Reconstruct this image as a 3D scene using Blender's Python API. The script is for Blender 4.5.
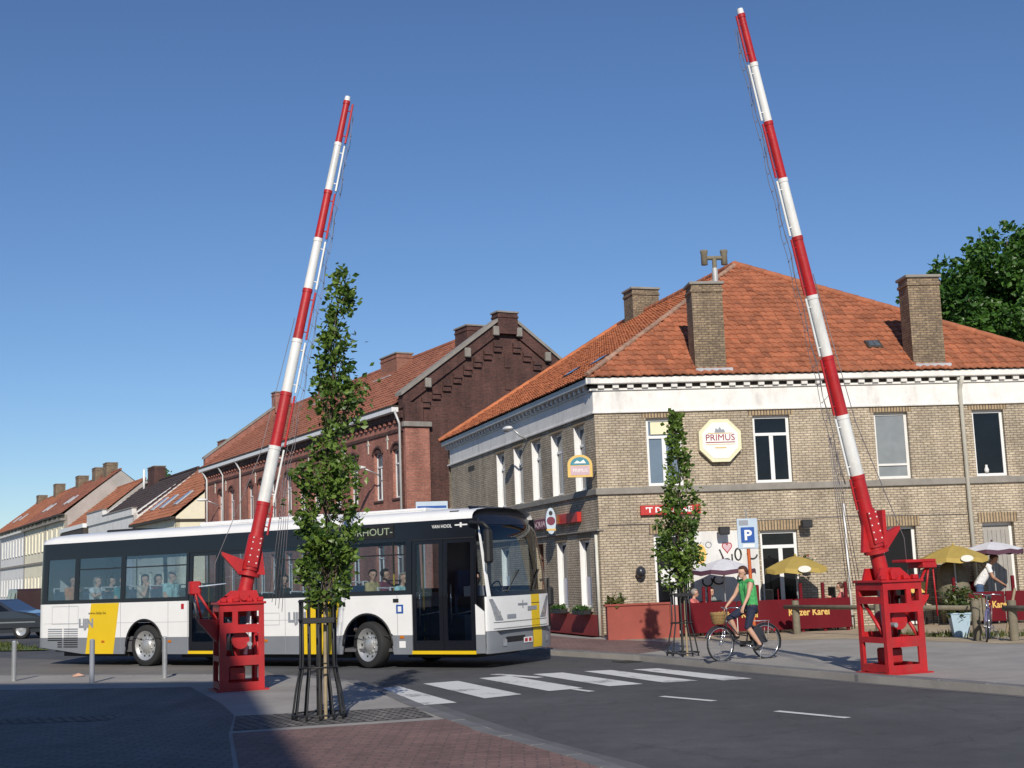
import bpy, bmesh, math, random
import numpy as np
from mathutils import Vector, Matrix
random.seed(7)
R = math.radians
PI = math.pi
for o in list(bpy.data.objects): bpy.data.objects.remove(o)
scene = bpy.context.scene
COL = scene.collection

# ------------------------------------------------------------------ camera
FOCAL, PITCH, ROLL, EYE = 1314.0, .1433, .0358, 1.65
cd = bpy.data.cameras.new('camera'); cam = bpy.data.objects.new('camera', cd); COL.objects.link(cam)
cd.sensor_fit = 'HORIZONTAL'; cd.sensor_width = 36.0; cd.lens = 36.0*FOCAL/1024
cd.clip_start = .1; cd.clip_end = 6000
_f = Vector((0, math.cos(PITCH), math.sin(PITCH))); _r0 = Vector((1, 0, 0)); _u0 = Vector((0, -math.sin(PITCH), math.cos(PITCH)))
_r = _r0*math.cos(ROLL) - _u0*math.sin(ROLL); _u = _r0*math.sin(ROLL) + _u0*math.cos(ROLL)
_m = Matrix((( _r.x, _u.x, -_f.x, 0), (_r.y, _u.y, -_f.y, 0), (_r.z, _u.z, -_f.z, EYE), (0, 0, 0, 1)))
cam.matrix_world = _m
scene.camera = cam

# ------------------------------------------------------------------ sky, sun, exposure
SUN_EL = R(31.0); SUN_X = .0                       # sun stands behind the viewer
sun_h = Vector((SUN_X, -1, 0)).normalized()
sun_dir = Vector((sun_h.x*math.cos(SUN_EL), sun_h.y*math.cos(SUN_EL), math.sin(SUN_EL)))
w = bpy.data.worlds.new('World'); scene.world = w; w.use_nodes = True
nt = w.node_tree; nt.nodes.clear()
sky = nt.nodes.new('ShaderNodeTexSky'); sky.sky_type = 'NISHITA'; sky.sun_disc = False
sky.sun_elevation = SUN_EL; sky.sun_rotation = math.atan2(sun_h.x, sun_h.y)
sky.altitude = 0; sky.air_density = 1.0; sky.dust_density = .0; sky.ozone_density = 6.0
bg = nt.nodes.new('ShaderNodeBackground'); bg.inputs['Strength'].default_value = .092
wo = nt.nodes.new('ShaderNodeOutputWorld')
hs = nt.nodes.new('ShaderNodeHueSaturation'); hs.inputs['Saturation'].default_value = 1.04; hs.inputs['Value'].default_value = 1.04; hs.inputs['Hue'].default_value = .505
nt.links.new(sky.outputs['Color'], hs.inputs['Color']); nt.links.new(hs.outputs[0], bg.inputs['Color']); nt.links.new(bg.outputs[0], wo.inputs[0])
sl = bpy.data.lights.new('sun', 'SUN'); sl.energy = 4.2; sl.angle = R(.5); sl.color = (1, .93, .82)
so = bpy.data.objects.new('sun', sl); COL.objects.link(so); so.location = (0, -20, 40)
so.rotation_euler = (-sun_dir).to_track_quat('-Z', 'Y').to_euler()
scene.view_settings.view_transform = 'Standard'; scene.view_settings.look = 'None'
scene.view_settings.exposure = 0.0; scene.view_settings.gamma = 1.0
scene.view_settings.use_curve_mapping = False
scene.render.engine = 'CYCLES'

# ------------------------------------------------------------------ materials
MATS = {}
def _new(name):
    m = bpy.data.materials.new(name); m.use_nodes = True
    n = m.node_tree.nodes; b = n['Principled BSDF']
    MATS[name] = m
    return m, n, m.node_tree.links, b
def M(name, col, rough=.6, var=.12, scale=3.0, bump=0.0, metal=0.0, spec=.5, tint=False, bscale=None, coat=0, grime=0.0):
    """plain surface: base colour broken up by two noises, optional relief and per-face tint"""
    m, n, l, b = _new(name)
    b.inputs['Roughness'].default_value = rough; b.inputs['Metallic'].default_value = metal
    b.inputs['Specular IOR Level'].default_value = spec
    b.inputs['Coat Weight'].default_value = coat
    tc = n.new('ShaderNodeTexCoord')
    no = n.new('ShaderNodeTexNoise'); no.inputs['Scale'].default_value = scale; no.inputs['Detail'].default_value = 6; no.inputs['Roughness'].default_value = .65
    l.new(tc.outputs['Object'], no.inputs['Vector'])
    mr = n.new('ShaderNodeMapRange'); mr.inputs['From Min'].default_value = .3; mr.inputs['From Max'].default_value = .7
    mr.inputs['To Min'].default_value = 1-var; mr.inputs['To Max'].default_value = 1+var
    l.new(no.outputs['Fac'], mr.inputs['Value'])
    mx = n.new('ShaderNodeMix'); mx.data_type = 'RGBA'; mx.blend_type = 'MULTIPLY'; mx.inputs['Factor'].default_value = 1
    mx.inputs['A'].default_value = (*col, 1)
    l.new(mr.outputs['Result'], mx.inputs['B'])
    out = mx.outputs['Result']
    if tint:
        at = n.new('ShaderNodeAttribute'); at.attribute_name = 'tint'
        m2 = n.new('ShaderNodeMix'); m2.data_type = 'RGBA'; m2.blend_type = 'MULTIPLY'; m2.inputs['Factor'].default_value = 1
        l.new(out, m2.inputs['A']); l.new(at.outputs['Color'], m2.inputs['B']); out = m2.outputs['Result']
    if grime:
        n2 = n.new('ShaderNodeTexNoise'); n2.inputs['Scale'].default_value = scale*.35; n2.inputs['Detail'].default_value = 8; n2.inputs['Roughness'].default_value = .75
        mp = n.new('ShaderNodeMapping'); mp.inputs['Scale'].default_value = (1, 1, .35); l.new(tc.outputs['Object'], mp.inputs['Vector']); l.new(mp.outputs[0], n2.inputs['Vector'])
        r2 = n.new('ShaderNodeMapRange'); r2.inputs['From Min'].default_value = .5; r2.inputs['From Max'].default_value = .72; r2.inputs['To Max'].default_value = grime
        l.new(n2.outputs['Fac'], r2.inputs['Value'])
        m3 = n.new('ShaderNodeMix'); m3.data_type = 'RGBA'; l.new(r2.outputs['Result'], m3.inputs['Factor'])
        l.new(out, m3.inputs['A']); m3.inputs['B'].default_value = (.09, .075, .06, 1); out = m3.outputs['Result']
    l.new(out, b.inputs['Base Color'])
    if bump:
        nb = n.new('ShaderNodeTexNoise'); nb.inputs['Scale'].default_value = bscale or scale*8; nb.inputs['Detail'].default_value = 4
        l.new(tc.outputs['Object'], nb.inputs['Vector'])
        bp = n.new('ShaderNodeBump'); bp.inputs['Strength'].default_value = bump; bp.inputs['Distance'].default_value = .02
        l.new(nb.outputs['Fac'], bp.inputs['Height']); l.new(bp.outputs['Normal'], b.inputs['Normal'])
    return m
def BRICK(name, c1, c2, mortar, bw=.21, rh=.07, ms=.012, stain=.35, rough=.85, bump=.6, offset=.5):
    m, n, l, b = _new(name)
    b.inputs['Roughness'].default_value = rough
    uv = n.new('ShaderNodeUVMap'); uv.uv_map = 'uv'
    br = n.new('ShaderNodeTexBrick'); br.inputs['Scale'].default_value = 1
    br.inputs['Brick Width'].default_value = bw; br.inputs['Row Height'].default_value = rh
    br.inputs['Mortar Size'].default_value = ms; br.inputs['Mortar Smooth'].default_value = .2; br.inputs['Bias'].default_value = 0
    br.offset = offset
    br.inputs['Color1'].default_value = (*c1, 1); br.inputs['Color2'].default_value = (*c2, 1); br.inputs['Mortar'].default_value = (*mortar, 1)
    # slight waviness of the courses
    wn = n.new('ShaderNodeTexNoise'); wn.inputs['Scale'].default_value = 1.3; wn.inputs['Detail'].default_value = 2
    l.new(uv.outputs['UV'], wn.inputs['Vector'])
    vm = n.new('ShaderNodeVectorMath'); vm.operation = 'MULTIPLY_ADD'; vm.inputs[1].default_value = (.02, .02, 0)
    l.new(wn.outputs['Color'], vm.inputs[0]); l.new(uv.outputs['UV'], vm.inputs[2]); l.new(vm.outputs[0], br.inputs['Vector'])
    no = n.new('ShaderNodeTexNoise'); no.inputs['Scale'].default_value = .7; no.inputs['Detail'].default_value = 8; no.inputs['Roughness'].default_value = .7
    l.new(uv.outputs['UV'], no.inputs['Vector'])
    n3 = n.new('ShaderNodeTexNoise'); n3.inputs['Scale'].default_value = 14; n3.inputs['Detail'].default_value = 3
    l.new(uv.outputs['UV'], n3.inputs['Vector'])
    ad = n.new('ShaderNodeMath'); ad.operation = 'ADD'; l.new(no.outputs['Fac'], ad.inputs[0])
    sc = n.new('ShaderNodeMath'); sc.operation = 'MULTIPLY'; sc.inputs[1].default_value = .7; l.new(n3.outputs['Fac'], sc.inputs[0]); l.new(sc.outputs[0], ad.inputs[1])
    sm2 = n.new('ShaderNodeMapping'); sm2.inputs['Scale'].default_value = (2.6, .22, 1); l.new(uv.outputs['UV'], sm2.inputs['Vector'])
    n4 = n.new('ShaderNodeTexNoise'); n4.inputs['Scale'].default_value = 1.0; n4.inputs['Detail'].default_value = 5; l.new(sm2.outputs[0], n4.inputs['Vector'])
    a4 = n.new('ShaderNodeMath'); a4.operation = 'MULTIPLY_ADD'; a4.inputs[1].default_value = .7; a4.inputs[2].default_value = -.35; l.new(n4.outputs['Fac'], a4.inputs[0])
    a5 = n.new('ShaderNodeMath'); a5.operation = 'ADD'; l.new(ad.outputs[0], a5.inputs[0]); l.new(a4.outputs[0], a5.inputs[1]); ad = a5
    mr = n.new('ShaderNodeMapRange'); mr.inputs['From Min'].default_value = .6; mr.inputs['From Max'].default_value = 1.1
    mr.inputs['To Min'].default_value = 1-stain; mr.inputs['To Max'].default_value = 1+stain*.6
    l.new(ad.outputs[0], mr.inputs['Value'])
    mx = n.new('ShaderNodeMix'); mx.data_type = 'RGBA'; mx.blend_type = 'MULTIPLY'; mx.inputs['Factor'].default_value = 1
    l.new(br.outputs['Color'], mx.inputs['A']); l.new(mr.outputs['Result'], mx.inputs['B'])
    l.new(mx.outputs['Result'], b.inputs['Base Color'])
    bp = n.new('ShaderNodeBump'); bp.invert = True; bp.inputs['Strength'].default_value = bump; bp.inputs['Distance'].default_value = .015
    l.new(br.outputs['Fac'], bp.inputs['Height']); l.new(bp.outputs['Normal'], b.inputs['Normal'])
    return m
def GLASS(name, tintc, refl=1.45, boost=1.0):
    """thin see-through pane: tinted transparency plus mirror reflection"""
    m = bpy.data.materials.new(name); m.use_nodes = True; MATS[name] = m
    n = m.node_tree.nodes; l = m.node_tree.links; n.clear()
    tr = n.new('ShaderNodeBsdfTransparent'); tr.inputs[0].default_value = (*tintc, 1)
    gl = n.new('ShaderNodeBsdfGlossy'); gl.inputs['Roughness'].default_value = .015; gl.inputs['Color'].default_value = (.95, .97, 1, 1)
    fr = n.new('ShaderNodeFresnel'); fr.inputs['IOR'].default_value = refl
    mu = n.new('ShaderNodeMath'); mu.operation = 'MULTIPLY'; mu.inputs[1].default_value = boost; mu.use_clamp = True; l.new(fr.outputs[0], mu.inputs[0])
    mx = n.new('ShaderNodeMixShader'); l.new(mu.outputs[0], mx.inputs[0]); l.new(tr.outputs[0], mx.inputs[1]); l.new(gl.outputs[0], mx.inputs[2])
    o = n.new('ShaderNodeOutputMaterial'); l.new(mx.outputs[0], o.inputs[0])
    return m
def LEAF(name, c1, c2):
    m, n, l, b = _new(name)
    b.inputs['Roughness'].default_value = .42; b.inputs['Specular IOR Level'].default_value = .5
    at = n.new('ShaderNodeAttribute'); at.attribute_name = 'tint'
    mx = n.new('ShaderNodeMix'); mx.data_type = 'RGBA'; mx.inputs['A'].default_value = (*c1, 1); mx.inputs['B'].default_value = (*c2, 1)
    l.new(at.outputs['Fac'], mx.inputs['Factor']); l.new(mx.outputs['Result'], b.inputs['Base Color'])
    tl = n.new('ShaderNodeBsdfTranslucent'); l.new(mx.outputs['Result'], tl.inputs['Color'])
    ms = n.new('ShaderNodeMixShader'); ms.inputs[0].default_value = .25
    o = n['Material Output']; l.new(b.outputs[0], ms.inputs[1]); l.new(tl.outputs[0], ms.inputs[2]); l.new(ms.outputs[0], o.inputs[0])
    return m

def ASPHALT(name, col, crack):
    """tarmac: aggregate speckle, broad patches, stains and hairline cracks"""
    m, n, l, b = _new(name); b.inputs['Roughness'].default_value = .88
    tc = n.new('ShaderNodeTexCoord')
    def noise(sc, de, ro=.6, st=(1, 1, 1)):
        mp = n.new('ShaderNodeMapping'); mp.inputs['Scale'].default_value = st; l.new(tc.outputs['Object'], mp.inputs['Vector'])
        x = n.new('ShaderNodeTexNoise'); x.inputs['Scale'].default_value = sc; x.inputs['Detail'].default_value = de; x.inputs['Roughness'].default_value = ro; l.new(mp.outputs[0], x.inputs['Vector']); return x.outputs['Fac']
    def rng(v, a, b_, c, d):
        r = n.new('ShaderNodeMapRange'); r.inputs['From Min'].default_value = a; r.inputs['From Max'].default_value = b_; r.inputs['To Min'].default_value = c; r.inputs['To Max'].default_value = d; l.new(v, r.inputs['Value']); return r.outputs['Result']
    def mul(a, b_): x = n.new('ShaderNodeMath'); x.operation = 'MULTIPLY'; l.new(a, x.inputs[0]); l.new(b_, x.inputs[1]); return x.outputs[0]
    v = mul(rng(noise(.22, 5), .35, .65, .78, 1.25), rng(noise(70, 2), .3, .7, .7, 1.3)); v = mul(v, rng(noise(2.2, 7, .75), .35, .65, .85, 1.15))
    v = mul(v, rng(noise(1.1, 4, .6), .60, .70, 1.0, .72))
    vo = n.new('ShaderNodeTexVoronoi'); vo.feature = 'DISTANCE_TO_EDGE'; vo.inputs['Scale'].default_value = .38; vo.inputs['Randomness'].default_value = 1
    wv = n.new('ShaderNodeTexNoise'); wv.inputs['Scale'].default_value = 2.0; wv.inputs['Detail'].default_value = 5; l.new(tc.outputs['Object'], wv.inputs['Vector'])
    va = n.new('ShaderNodeVectorMath'); va.operation = 'MULTIPLY_ADD'; va.inputs[1].default_value = (.9, .9, 0); l.new(wv.outputs['Color'], va.inputs[0]); l.new(tc.outputs['Object'], va.inputs[2]); l.new(va.outputs[0], vo.inputs['Vector'])
    v = mul(v, rng(vo.outputs['Distance'], .0, .012, 1-crack, 1.0))
    mx = n.new('ShaderNodeMix'); mx.data_type = 'RGBA'; mx.blend_type = 'MULTIPLY'; mx.inputs['Factor'].default_value = 1; mx.inputs['A'].default_value = (*col, 1); l.new(v, mx.inputs['B']); l.new(mx.outputs['Result'], b.inputs['Base Color'])
    bp = n.new('ShaderNodeBump'); bp.inputs['Strength'].default_value = .5; bp.inputs['Distance'].default_value = .01; l.new(noise(110, 3), bp.inputs['Height']); l.new(bp.outputs['Normal'], b.inputs['Normal'])
    return m
def PAINT(name):
    """thermoplastic road marking worn through to the tarmac in places"""
    m, n, l, b = _new(name); b.inputs['Roughness'].default_value = .75
    tc = n.new('ShaderNodeTexCoord'); a = n.new('ShaderNodeTexNoise'); a.inputs['Scale'].default_value = 9; a.inputs['Detail'].default_value = 8; a.inputs['Roughness'].default_value = .8; l.new(tc.outputs['Object'], a.inputs['Vector'])
    c = n.new('ShaderNodeTexNoise'); c.inputs['Scale'].default_value = 1.4; c.inputs['Detail'].default_value = 3; l.new(tc.outputs['Object'], c.inputs['Vector'])
    ad = n.new('ShaderNodeMath'); ad.operation = 'ADD'; l.new(a.outputs['Fac'], ad.inputs[0]); l.new(c.outputs['Fac'], ad.inputs[1])
    cr = n.new('ShaderNodeMapRange'); cr.inputs['From Min'].default_value = 1.06; cr.inputs['From Max'].default_value = 1.22; cr.inputs['To Max'].default_value = .75; l.new(ad.outputs[0], cr.inputs['Value'])
    mx = n.new('ShaderNodeMix'); mx.data_type = 'RGBA'; mx.inputs['A'].default_value = (.68, .68, .66, 1); mx.inputs['B'].default_value = (.12, .12, .125, 1); l.new(cr.outputs['Result'], mx.inputs['Factor']); l.new(mx.outputs['Result'], b.inputs['Base Color'])
    return m

BRICK('pub_brick', (.58, .485, .35), (.45, .365, .255), (.23, .195, .16), .172, .060, .010, .4)
BRICK('chimney_brick', (.38, .28, .17), (.22, .16, .10), (.15, .115, .09), .172, .060, .010, .55)
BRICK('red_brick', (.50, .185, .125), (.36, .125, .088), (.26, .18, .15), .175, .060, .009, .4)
BRICK('dark_red_brick', (.13, .048, .038), (.085, .035, .03), (.10, .065, .055), .175, .060, .009, .55)  # dark trim brick; its tone also paints the shade on the hall gable
BRICK('orange_brick', (.40, .15, .085), (.30, .10, .06), (.25, .18, .15), .175, .060, .009, .3)
BRICK('header_brick', (.50, .37, .22), (.34, .24, .14), (.12, .10, .08), .075, .5, .014, .3, offset=0)
BRICK('red_paver', (.25, .145, .125), (.19, .115, .10), (.12, .085, .08), .21, .105, .008, .35, bump=.25)
BRICK('shaded_grey_paver', (.185, .175, .165), (.145, .14, .135), (.085, .08, .078), .21, .105, .009, .35, bump=.35)  # small grey pavers, colour darkened to deepen the shadow lying on them
BRICK('grate_iron', (.24, .22, .195), (.15, .14, .13), (.055, .05, .046), .13, .13, .022, .6, bump=.8)
ASPHALT('asphalt', (.080, .081, .086), .22)
PAINT('road_paint')
M('asphalt_old', (.16, .15, .14), .9, .2, .5, .5, bscale=80)
M('concrete', (.33, .31, .285), .85, .16, 1.2, .25, bscale=40, grime=.25)
M('kerb_stone', (.155, .155, .16), .85, .15, 2.5, .2, grime=.3)
M('gutter', (.125, .125, .13), .85, .15, 2.5, .2, grime=.3)
M('earth', (.20, .165, .12), .95, .25, .3, .4)
M('sand', (.40, .32, .215), .95, .22, 1.5, .5, grime=.3)
M('grass', (.10, .14, .035), .9, .35, 2.0, .6)
M('pub_roof', (.40, .138, .066), .85, .22, 7.0, .3, tint=True, grime=.22)
M('pub_roof_side', (.48, .155, .060), .85, .2, 1.1, .3, tint=True, grime=.15)
M('red_roof', (.32, .12, .07), .85, .22, .8, .3, tint=True, grime=.3)
M('dark_roof', (.060, .042, .040), .85, .2, 1.5, .3, tint=True)
M('orange_roof', (.40, .15, .075), .85, .22, .8, .3, tint=True, grime=.25)
M('mortar', (.42, .34, .29), .9, .2, 4, .2)
M('hip_mortar', (.36, .22, .155), .9, .4, 6, .3, tint=True)
M('lead', (.42, .43, .45), .6, .15, 4)
M('white_plaster', (.74, .73, .70), .8, .06, 2.5, .1, grime=.28)
M('old_white', (.80, .78, .74), .75, .07, 3.0, .08, grime=.45)
M('cream_plaster', (.82, .76, .58), .85, .07, 1.0, .1, grime=.15)
M('grey_render', (.42, .39, .36), .9, .14, .8, .2, grime=.25)
M('white_paint', (.80, .80, .79), .45, .04, 4)
M('stone', (.27, .25, .22), .85, .16, 3, .2, grime=.3)
M('dark_wood', (.05, .04, .032), .7, .2, 5)
M('brown_door', (.15, .055, .035), .5, .2, 5)
M('grey_shutter', (.35, .33, .30), .7, .12, 6)
M('dark_pane', (.008, .009, .012), .06, .3, 2, spec=.35)
M('blue_pane', (.16, .21, .27), .08, .12, 1.5, spec=.6)
M('curtain_pane', (.24, .255, .26), .12, .12, 3, spec=.6)
M('net_pane', (.10, .12, .14), .08, .5, 4, spec=.6)
M('black_void', (.006, .006, .007), .9, .1)
M('zinc', (.50, .50, .49), .5, .1, 3, metal=.2)
M('pale_pipe', (.62, .60, .52), .5, .08, 3)
M('sign_red', (.50, .025, .02), .5, .06, 3)
M('sign_purple', (.16, .02, .05), .5, .06, 3)
M('sign_letter', (.82, .82, .80), .5, .02, 3)
M('sign_cream', (.80, .74, .50), .45, .04, 3)
M('sign_white', (.82, .82, .78), .45, .03, 3)
M('sign_crimson', (.30, .01, .04), .5, .03, 3)
M('sign_yellow', (.75, .50, .14), .5, .05, 3)
M('sign_teal', (.05, .25, .32), .5, .2, 14)
M('sign_pink', (.60, .42, .45), .5, .1, 9)
M('sign_blue', (.012, .085, .36), .4, .05, 3)
M('pale_blue', (.50, .60, .70), .35, .06, 3)
M('dark_red', (.125, .004, .010), .7, .12, 2.5, spec=.2, grime=.1)
M('wall_red', (.31, .07, .05), .8, .12, 2.0, .15, grime=.18)
M('plinth_red', (.30, .035, .032), .8, .12, 2.0, .15, grime=.15)
M('gold', (.68, .45, .12), .5, .05, 4)
M('bus_white', (.84, .84, .83), .28, .03, 2, coat=.3, grime=.10)
M('bus_grey', (.21, .225, .25), .4, .05, 2, coat=.15)
M('bus_yellow', (.80, .54, .012), .32, .03, 2, coat=.25)
M('bus_black', (.010, .011, .016), .16, .1, 2, spec=.6)
M('bus_trim', (.018, .018, .02), .55, .1, 4)
M('bus_interior', (.30, .30, .29), .7, .06, 3)
M('bus_floor', (.10, .10, .11), .8, .1, 3)
M('seat_blue', (.02, .055, .13), .8, .2, 9)
M('rubber', (.022, .022, .023), .8, .2, 8, .2)
M('alloy', (.58, .58, .57), .35, .1, 6, metal=.6)
M('chrome', (.65, .66, .68), .2, .04, 5, metal=.9)
M('headlamp', (.40, .43, .47), .12, .3, 18, metal=.35, spec=.8)
M('amber', (.55, .16, .01), .3, .05, 3)
M('tail_red', (.45, .01, .02), .3, .05, 3)
M('led_green', (.35, .42, .28), .6, .05, 3)
M('mark_grey', (.28, .30, .34), .5, .03, 3)
M('yellow_pole', (.62, .42, .03), .4, .05, 3)
M('barrier_red', (.45, .014, .018), .48, .2, 4.0, .12, coat=.0, grime=.4)
M('barrier_white', (.80, .80, .77), .35, .05, 2.5, coat=.05, grime=.42)
M('wire', (.22, .20, .21), .5, .1, 4, metal=.4)
M('guard_iron', (.018, .018, .020), .5, .2, 6)
M('steel', (.42, .43, .44), .4, .1, 5, metal=.5)
M('bark', (.13, .105, .075), .9, .25, 9, .5)
M('stake', (.34, .27, .17), .85, .2, 9, .2)
M('post_wood', (.20, .175, .125), .9, .25, 7, .4)
M('orange_post', (.55, .12, .03), .5, .08, 4)
M('canopy_yellow', (.40, .29, .07), .75, .12, 3)
M('canopy_valance', (.48, .35, .09), .75, .08, 3)
M('canopy_white', (.62, .62, .66), .75, .1, 3)
M('canopy_plum', (.09, .035, .06), .75, .1, 3)
M('canopy_print', (.75, .74, .68), .75, .03, 3)
M('pot_blue', (.42, .56, .66), .5, .06, 4)
M('soil', (.04, .03, .022), .95, .2, 5)
M('wicker', (.33, .21, .08), .8, .3, 40, .5)
M('bike_dark', (.03, .032, .04), .3, .1, 5, coat=.3)
M('bike_purple', (.14, .13, .24), .3, .1, 5, coat=.3)
M('leather', (.02, .018, .016), .5, .1, 5)
M('skin', (.58, .34, .24), .55, .05, 8)
M('skin_tan', (.42, .22, .14), .55, .05, 8)
M('hair_dark', (.022, .014, .010), .6, .3, 30)
M('hair_brown', (.07, .028, .016), .6, .3, 30)
M('hair_grey', (.30, .27, .24), .6, .3, 30)
M('eye', (.02, .016, .014), .2, .05, 3)
M('lip', (.40, .13, .11), .5, .05, 3)
M('shoe', (.03, .028, .028), .5, .1, 5)
CLOTH = {'green': (.07, .40, .12), 'navy': (.016, .022, .05), 'white': (.78, .78, .80), 'jeans': (.07, .12, .22), 'pink': (.60, .16, .15),
         'grey': (.30, .33, .30), 'pale': (.55, .60, .60), 'teal': (.03, .22, .25), 'aqua': (.38, .62, .62), 'beige': (.50, .42, .34), 'black': (.018, .018, .022),
         'orange': (.55, .22, .09), 'sand': (.50, .40, .20), 'plum': (.20, .05, .09)}
for k, c in CLOTH.items(): M('cloth_'+k, c, .85, .14, 10, 1.0, bscale=15)
M('car_paint', (.030, .034, .042), .18, .06, 2, coat=.6)
M('van_paint', (.045, .022, .022), .3, .08, 2, coat=.4)
LEAF('leaf_young', (.028, .075, .012), (.19, .29, .05))
LEAF('leaf_big', (.022, .070, .010), (.095, .21, .03))
LEAF('leaf_shrub', (.03, .06, .012), (.14, .15, .04))
GLASS('bus_glass', (.80, .85, .88), 1.45, .40)
GLASS('door_glass', (.72, .78, .82), 1.5, 1.8)
GLASS('screen_glass', (.80, .85, .83), 1.5, 1.2)
GLASS('car_glass', (.22, .25, .27), 1.5, 1.6)

# ------------------------------------------------------------------ mesh building
class MB:
    def __init__(s): s.v = []; s.f = []; s.mi = []; s.t = []; s.sm = []; s.m = 0; s.tint = 1.0; s.smooth = False
    def add(s, vs, fs):
        b = len(s.v); s.v += [tuple(p) for p in vs]
        for f in fs:
            s.f.append(tuple(b+i for i in f)); s.mi.append(s.m); s.t.append(s.tint); s.sm.append(s.smooth)
        return s
    def box(s, x0, x1, y0, y1, z0, z1, mat=None):
        vs = [(x, y, z) for z in (z0, z1) for y in (y0, y1) for x in (x0, x1)]
        if mat is not None: vs = [mat @ Vector(p) for p in vs]
        return s.add(vs, [(0, 2, 3, 1), (4, 5, 7, 6), (0, 1, 5, 4), (2, 6, 7, 3), (0, 4, 6, 2), (1, 3, 7, 5)])
    def bbox(s, x0, x1, y0, y1, z0, z1, b=.01, mat=None):
        """box with chamfered edges"""
        bm = bmesh.new(); bmesh.ops.create_cube(bm, size=1)
        for v in bm.verts: v.co = Vector(((x0+x1)/2+v.co.x*(x1-x0), (y0+y1)/2+v.co.y*(y1-y0), (z0+z1)/2+v.co.z*(z1-z0)))
        bmesh.ops.bevel(bm, geom=list(bm.edges), offset=b, segments=1, affect='EDGES')
        vs = [v.co.copy() for v in bm.verts]; bm.verts.index_update()
        if mat is not None: vs = [mat @ p for p in vs]
        s.add(vs, [tuple(v.index for v in f.verts) for f in bm.faces]); bm.free(); return s
    def cyl(s, p0, p1, r0, r1=None, n=10, cap=True, smooth=True):
        if r1 is None: r1 = r0
        p0 = Vector(p0); p1 = Vector(p1); d = (p1-p0).normalized()
        a = d.orthogonal().normalized(); b = d.cross(a)
        vs = []
        for p, r in ((p0, r0), (p1, r1)):
            for i in range(n):
                t = 2*PI*i/n; vs.append(p+(a*math.cos(t)+b*math.sin(t))*r)
        k = len(s.v); s.smooth, old = smooth, s.smooth
        s.add(vs, [(i, (i+1) % n, n+(i+1) % n, n+i) for i in range(n)]); s.smooth = False
        if cap: s.add(vs, [tuple(range(n-1, -1, -1)), tuple(range(n, 2*n))])
        s.smooth = old; return s
    def tube(s, pts, r, n=6, closed=False):
        pts = [Vector(p) for p in pts]; N = len(pts); vs = []
        rr = r if isinstance(r, (list, tuple)) else [r]*N
        a = None
        for i, p in enumerate(pts):
            if closed: d = (pts[(i+1) % N]-pts[i-1])
            else: d = (pts[min(i+1, N-1)]-pts[max(i-1, 0)])
            d.normalize()
            a = d.orthogonal().normalized() if a is None else (a-d*a.dot(d)).normalized()
            b = d.cross(a)
            for j in range(n):
                t = 2*PI*j/n; vs.append(p+(a*math.cos(t)+b*math.sin(t))*rr[i])
        fs = []
        for i in range(N if closed else N-1):
            k = (i+1) % N
            for j in range(n): fs.append((i*n+j, i*n+(j+1) % n, k*n+(j+1) % n, k*n+j))
        if not closed: fs += [tuple(range(n-1, -1, -1)), tuple(range((N-1)*n, N*n))]
        s.smooth, old = True, s.smooth; s.add(vs, fs); s.smooth = old; return s
    def lathe(s, prof, n=16, axis='Z', c=(0, 0, 0), mat=None):
        vs = []
        for r, z in prof:
            for i in range(n):
                t = 2*PI*i/n; x, y = r*math.cos(t), r*math.sin(t)
                p = (x, y, z) if axis == 'Z' else ((x, z, y) if axis == 'Y' else (z, x, y))
                p = Vector(p)+Vector(c); vs.append(mat @ p if mat is not None else p)
        fs = [(k*n+i, k*n+(i+1) % n, (k+1)*n+(i+1) % n, (k+1)*n+i) for k in range(len(prof)-1) for i in range(n)]
        if axis == 'Y': fs = [f[::-1] for f in fs]
        s.smooth, old = True, s.smooth; s.add(vs, fs); s.smooth = old; return s
    def ball(s, c, r, nu=10, nv=7):
        rx, ry, rz = (r, r, r) if isinstance(r, (int, float)) else r
        vs = [(c[0], c[1], c[2]-rz)]
        for k in range(1, nv):
            a = -PI/2+PI*k/nv
            for i in range(nu):
                t = 2*PI*i/nu; vs.append((c[0]+rx*math.cos(a)*math.cos(t), c[1]+ry*math.cos(a)*math.sin(t), c[2]+rz*math.sin(a)))
        vs.append((c[0], c[1], c[2]+rz)); L = len(vs)-1
        fs = [(0, 1+(i+1) % nu, 1+i) for i in range(nu)]
        for k in range(nv-2):
            for i in range(nu): fs.append((1+k*nu+i, 1+k*nu+(i+1) % nu, 1+(k+1)*nu+(i+1) % nu, 1+(k+1)*nu+i))
        fs += [(L, 1+(nv-2)*nu+i, 1+(nv-2)*nu+(i+1) % nu) for i in range(nu)]
        s.smooth, old = True, s.smooth; s.add(vs, fs); s.smooth = old; return s
    def capsule(s, p0, p1, r0, r1, n=10, k=4):
        p0 = Vector(p0); p1 = Vector(p1); d = p1-p0
        d = d.normalized() if d.length > 1e-6 else Vector((0, 0, 1))
        a = d.orthogonal().normalized(); b = d.cross(a); vs = [p0-d*r0]; rings = 0
        for q in range(1, k+1):
            t = -PI/2+PI/2*q/k
            for i in range(n):
                u = 2*PI*i/n; vs.append(p0+d*r0*math.sin(t)+(a*math.cos(u)+b*math.sin(u))*r0*math.cos(t))
            rings += 1
        for q in range(0, k):
            t = PI/2*q/k
            for i in range(n):
                u = 2*PI*i/n; vs.append(p1+d*r1*math.sin(t)+(a*math.cos(u)+b*math.sin(u))*r1*math.cos(t))
            rings += 1
        vs.append(p1+d*r1); L = len(vs)-1
        fs = [(0, 1+(i+1) % n, 1+i) for i in range(n)]
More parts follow.
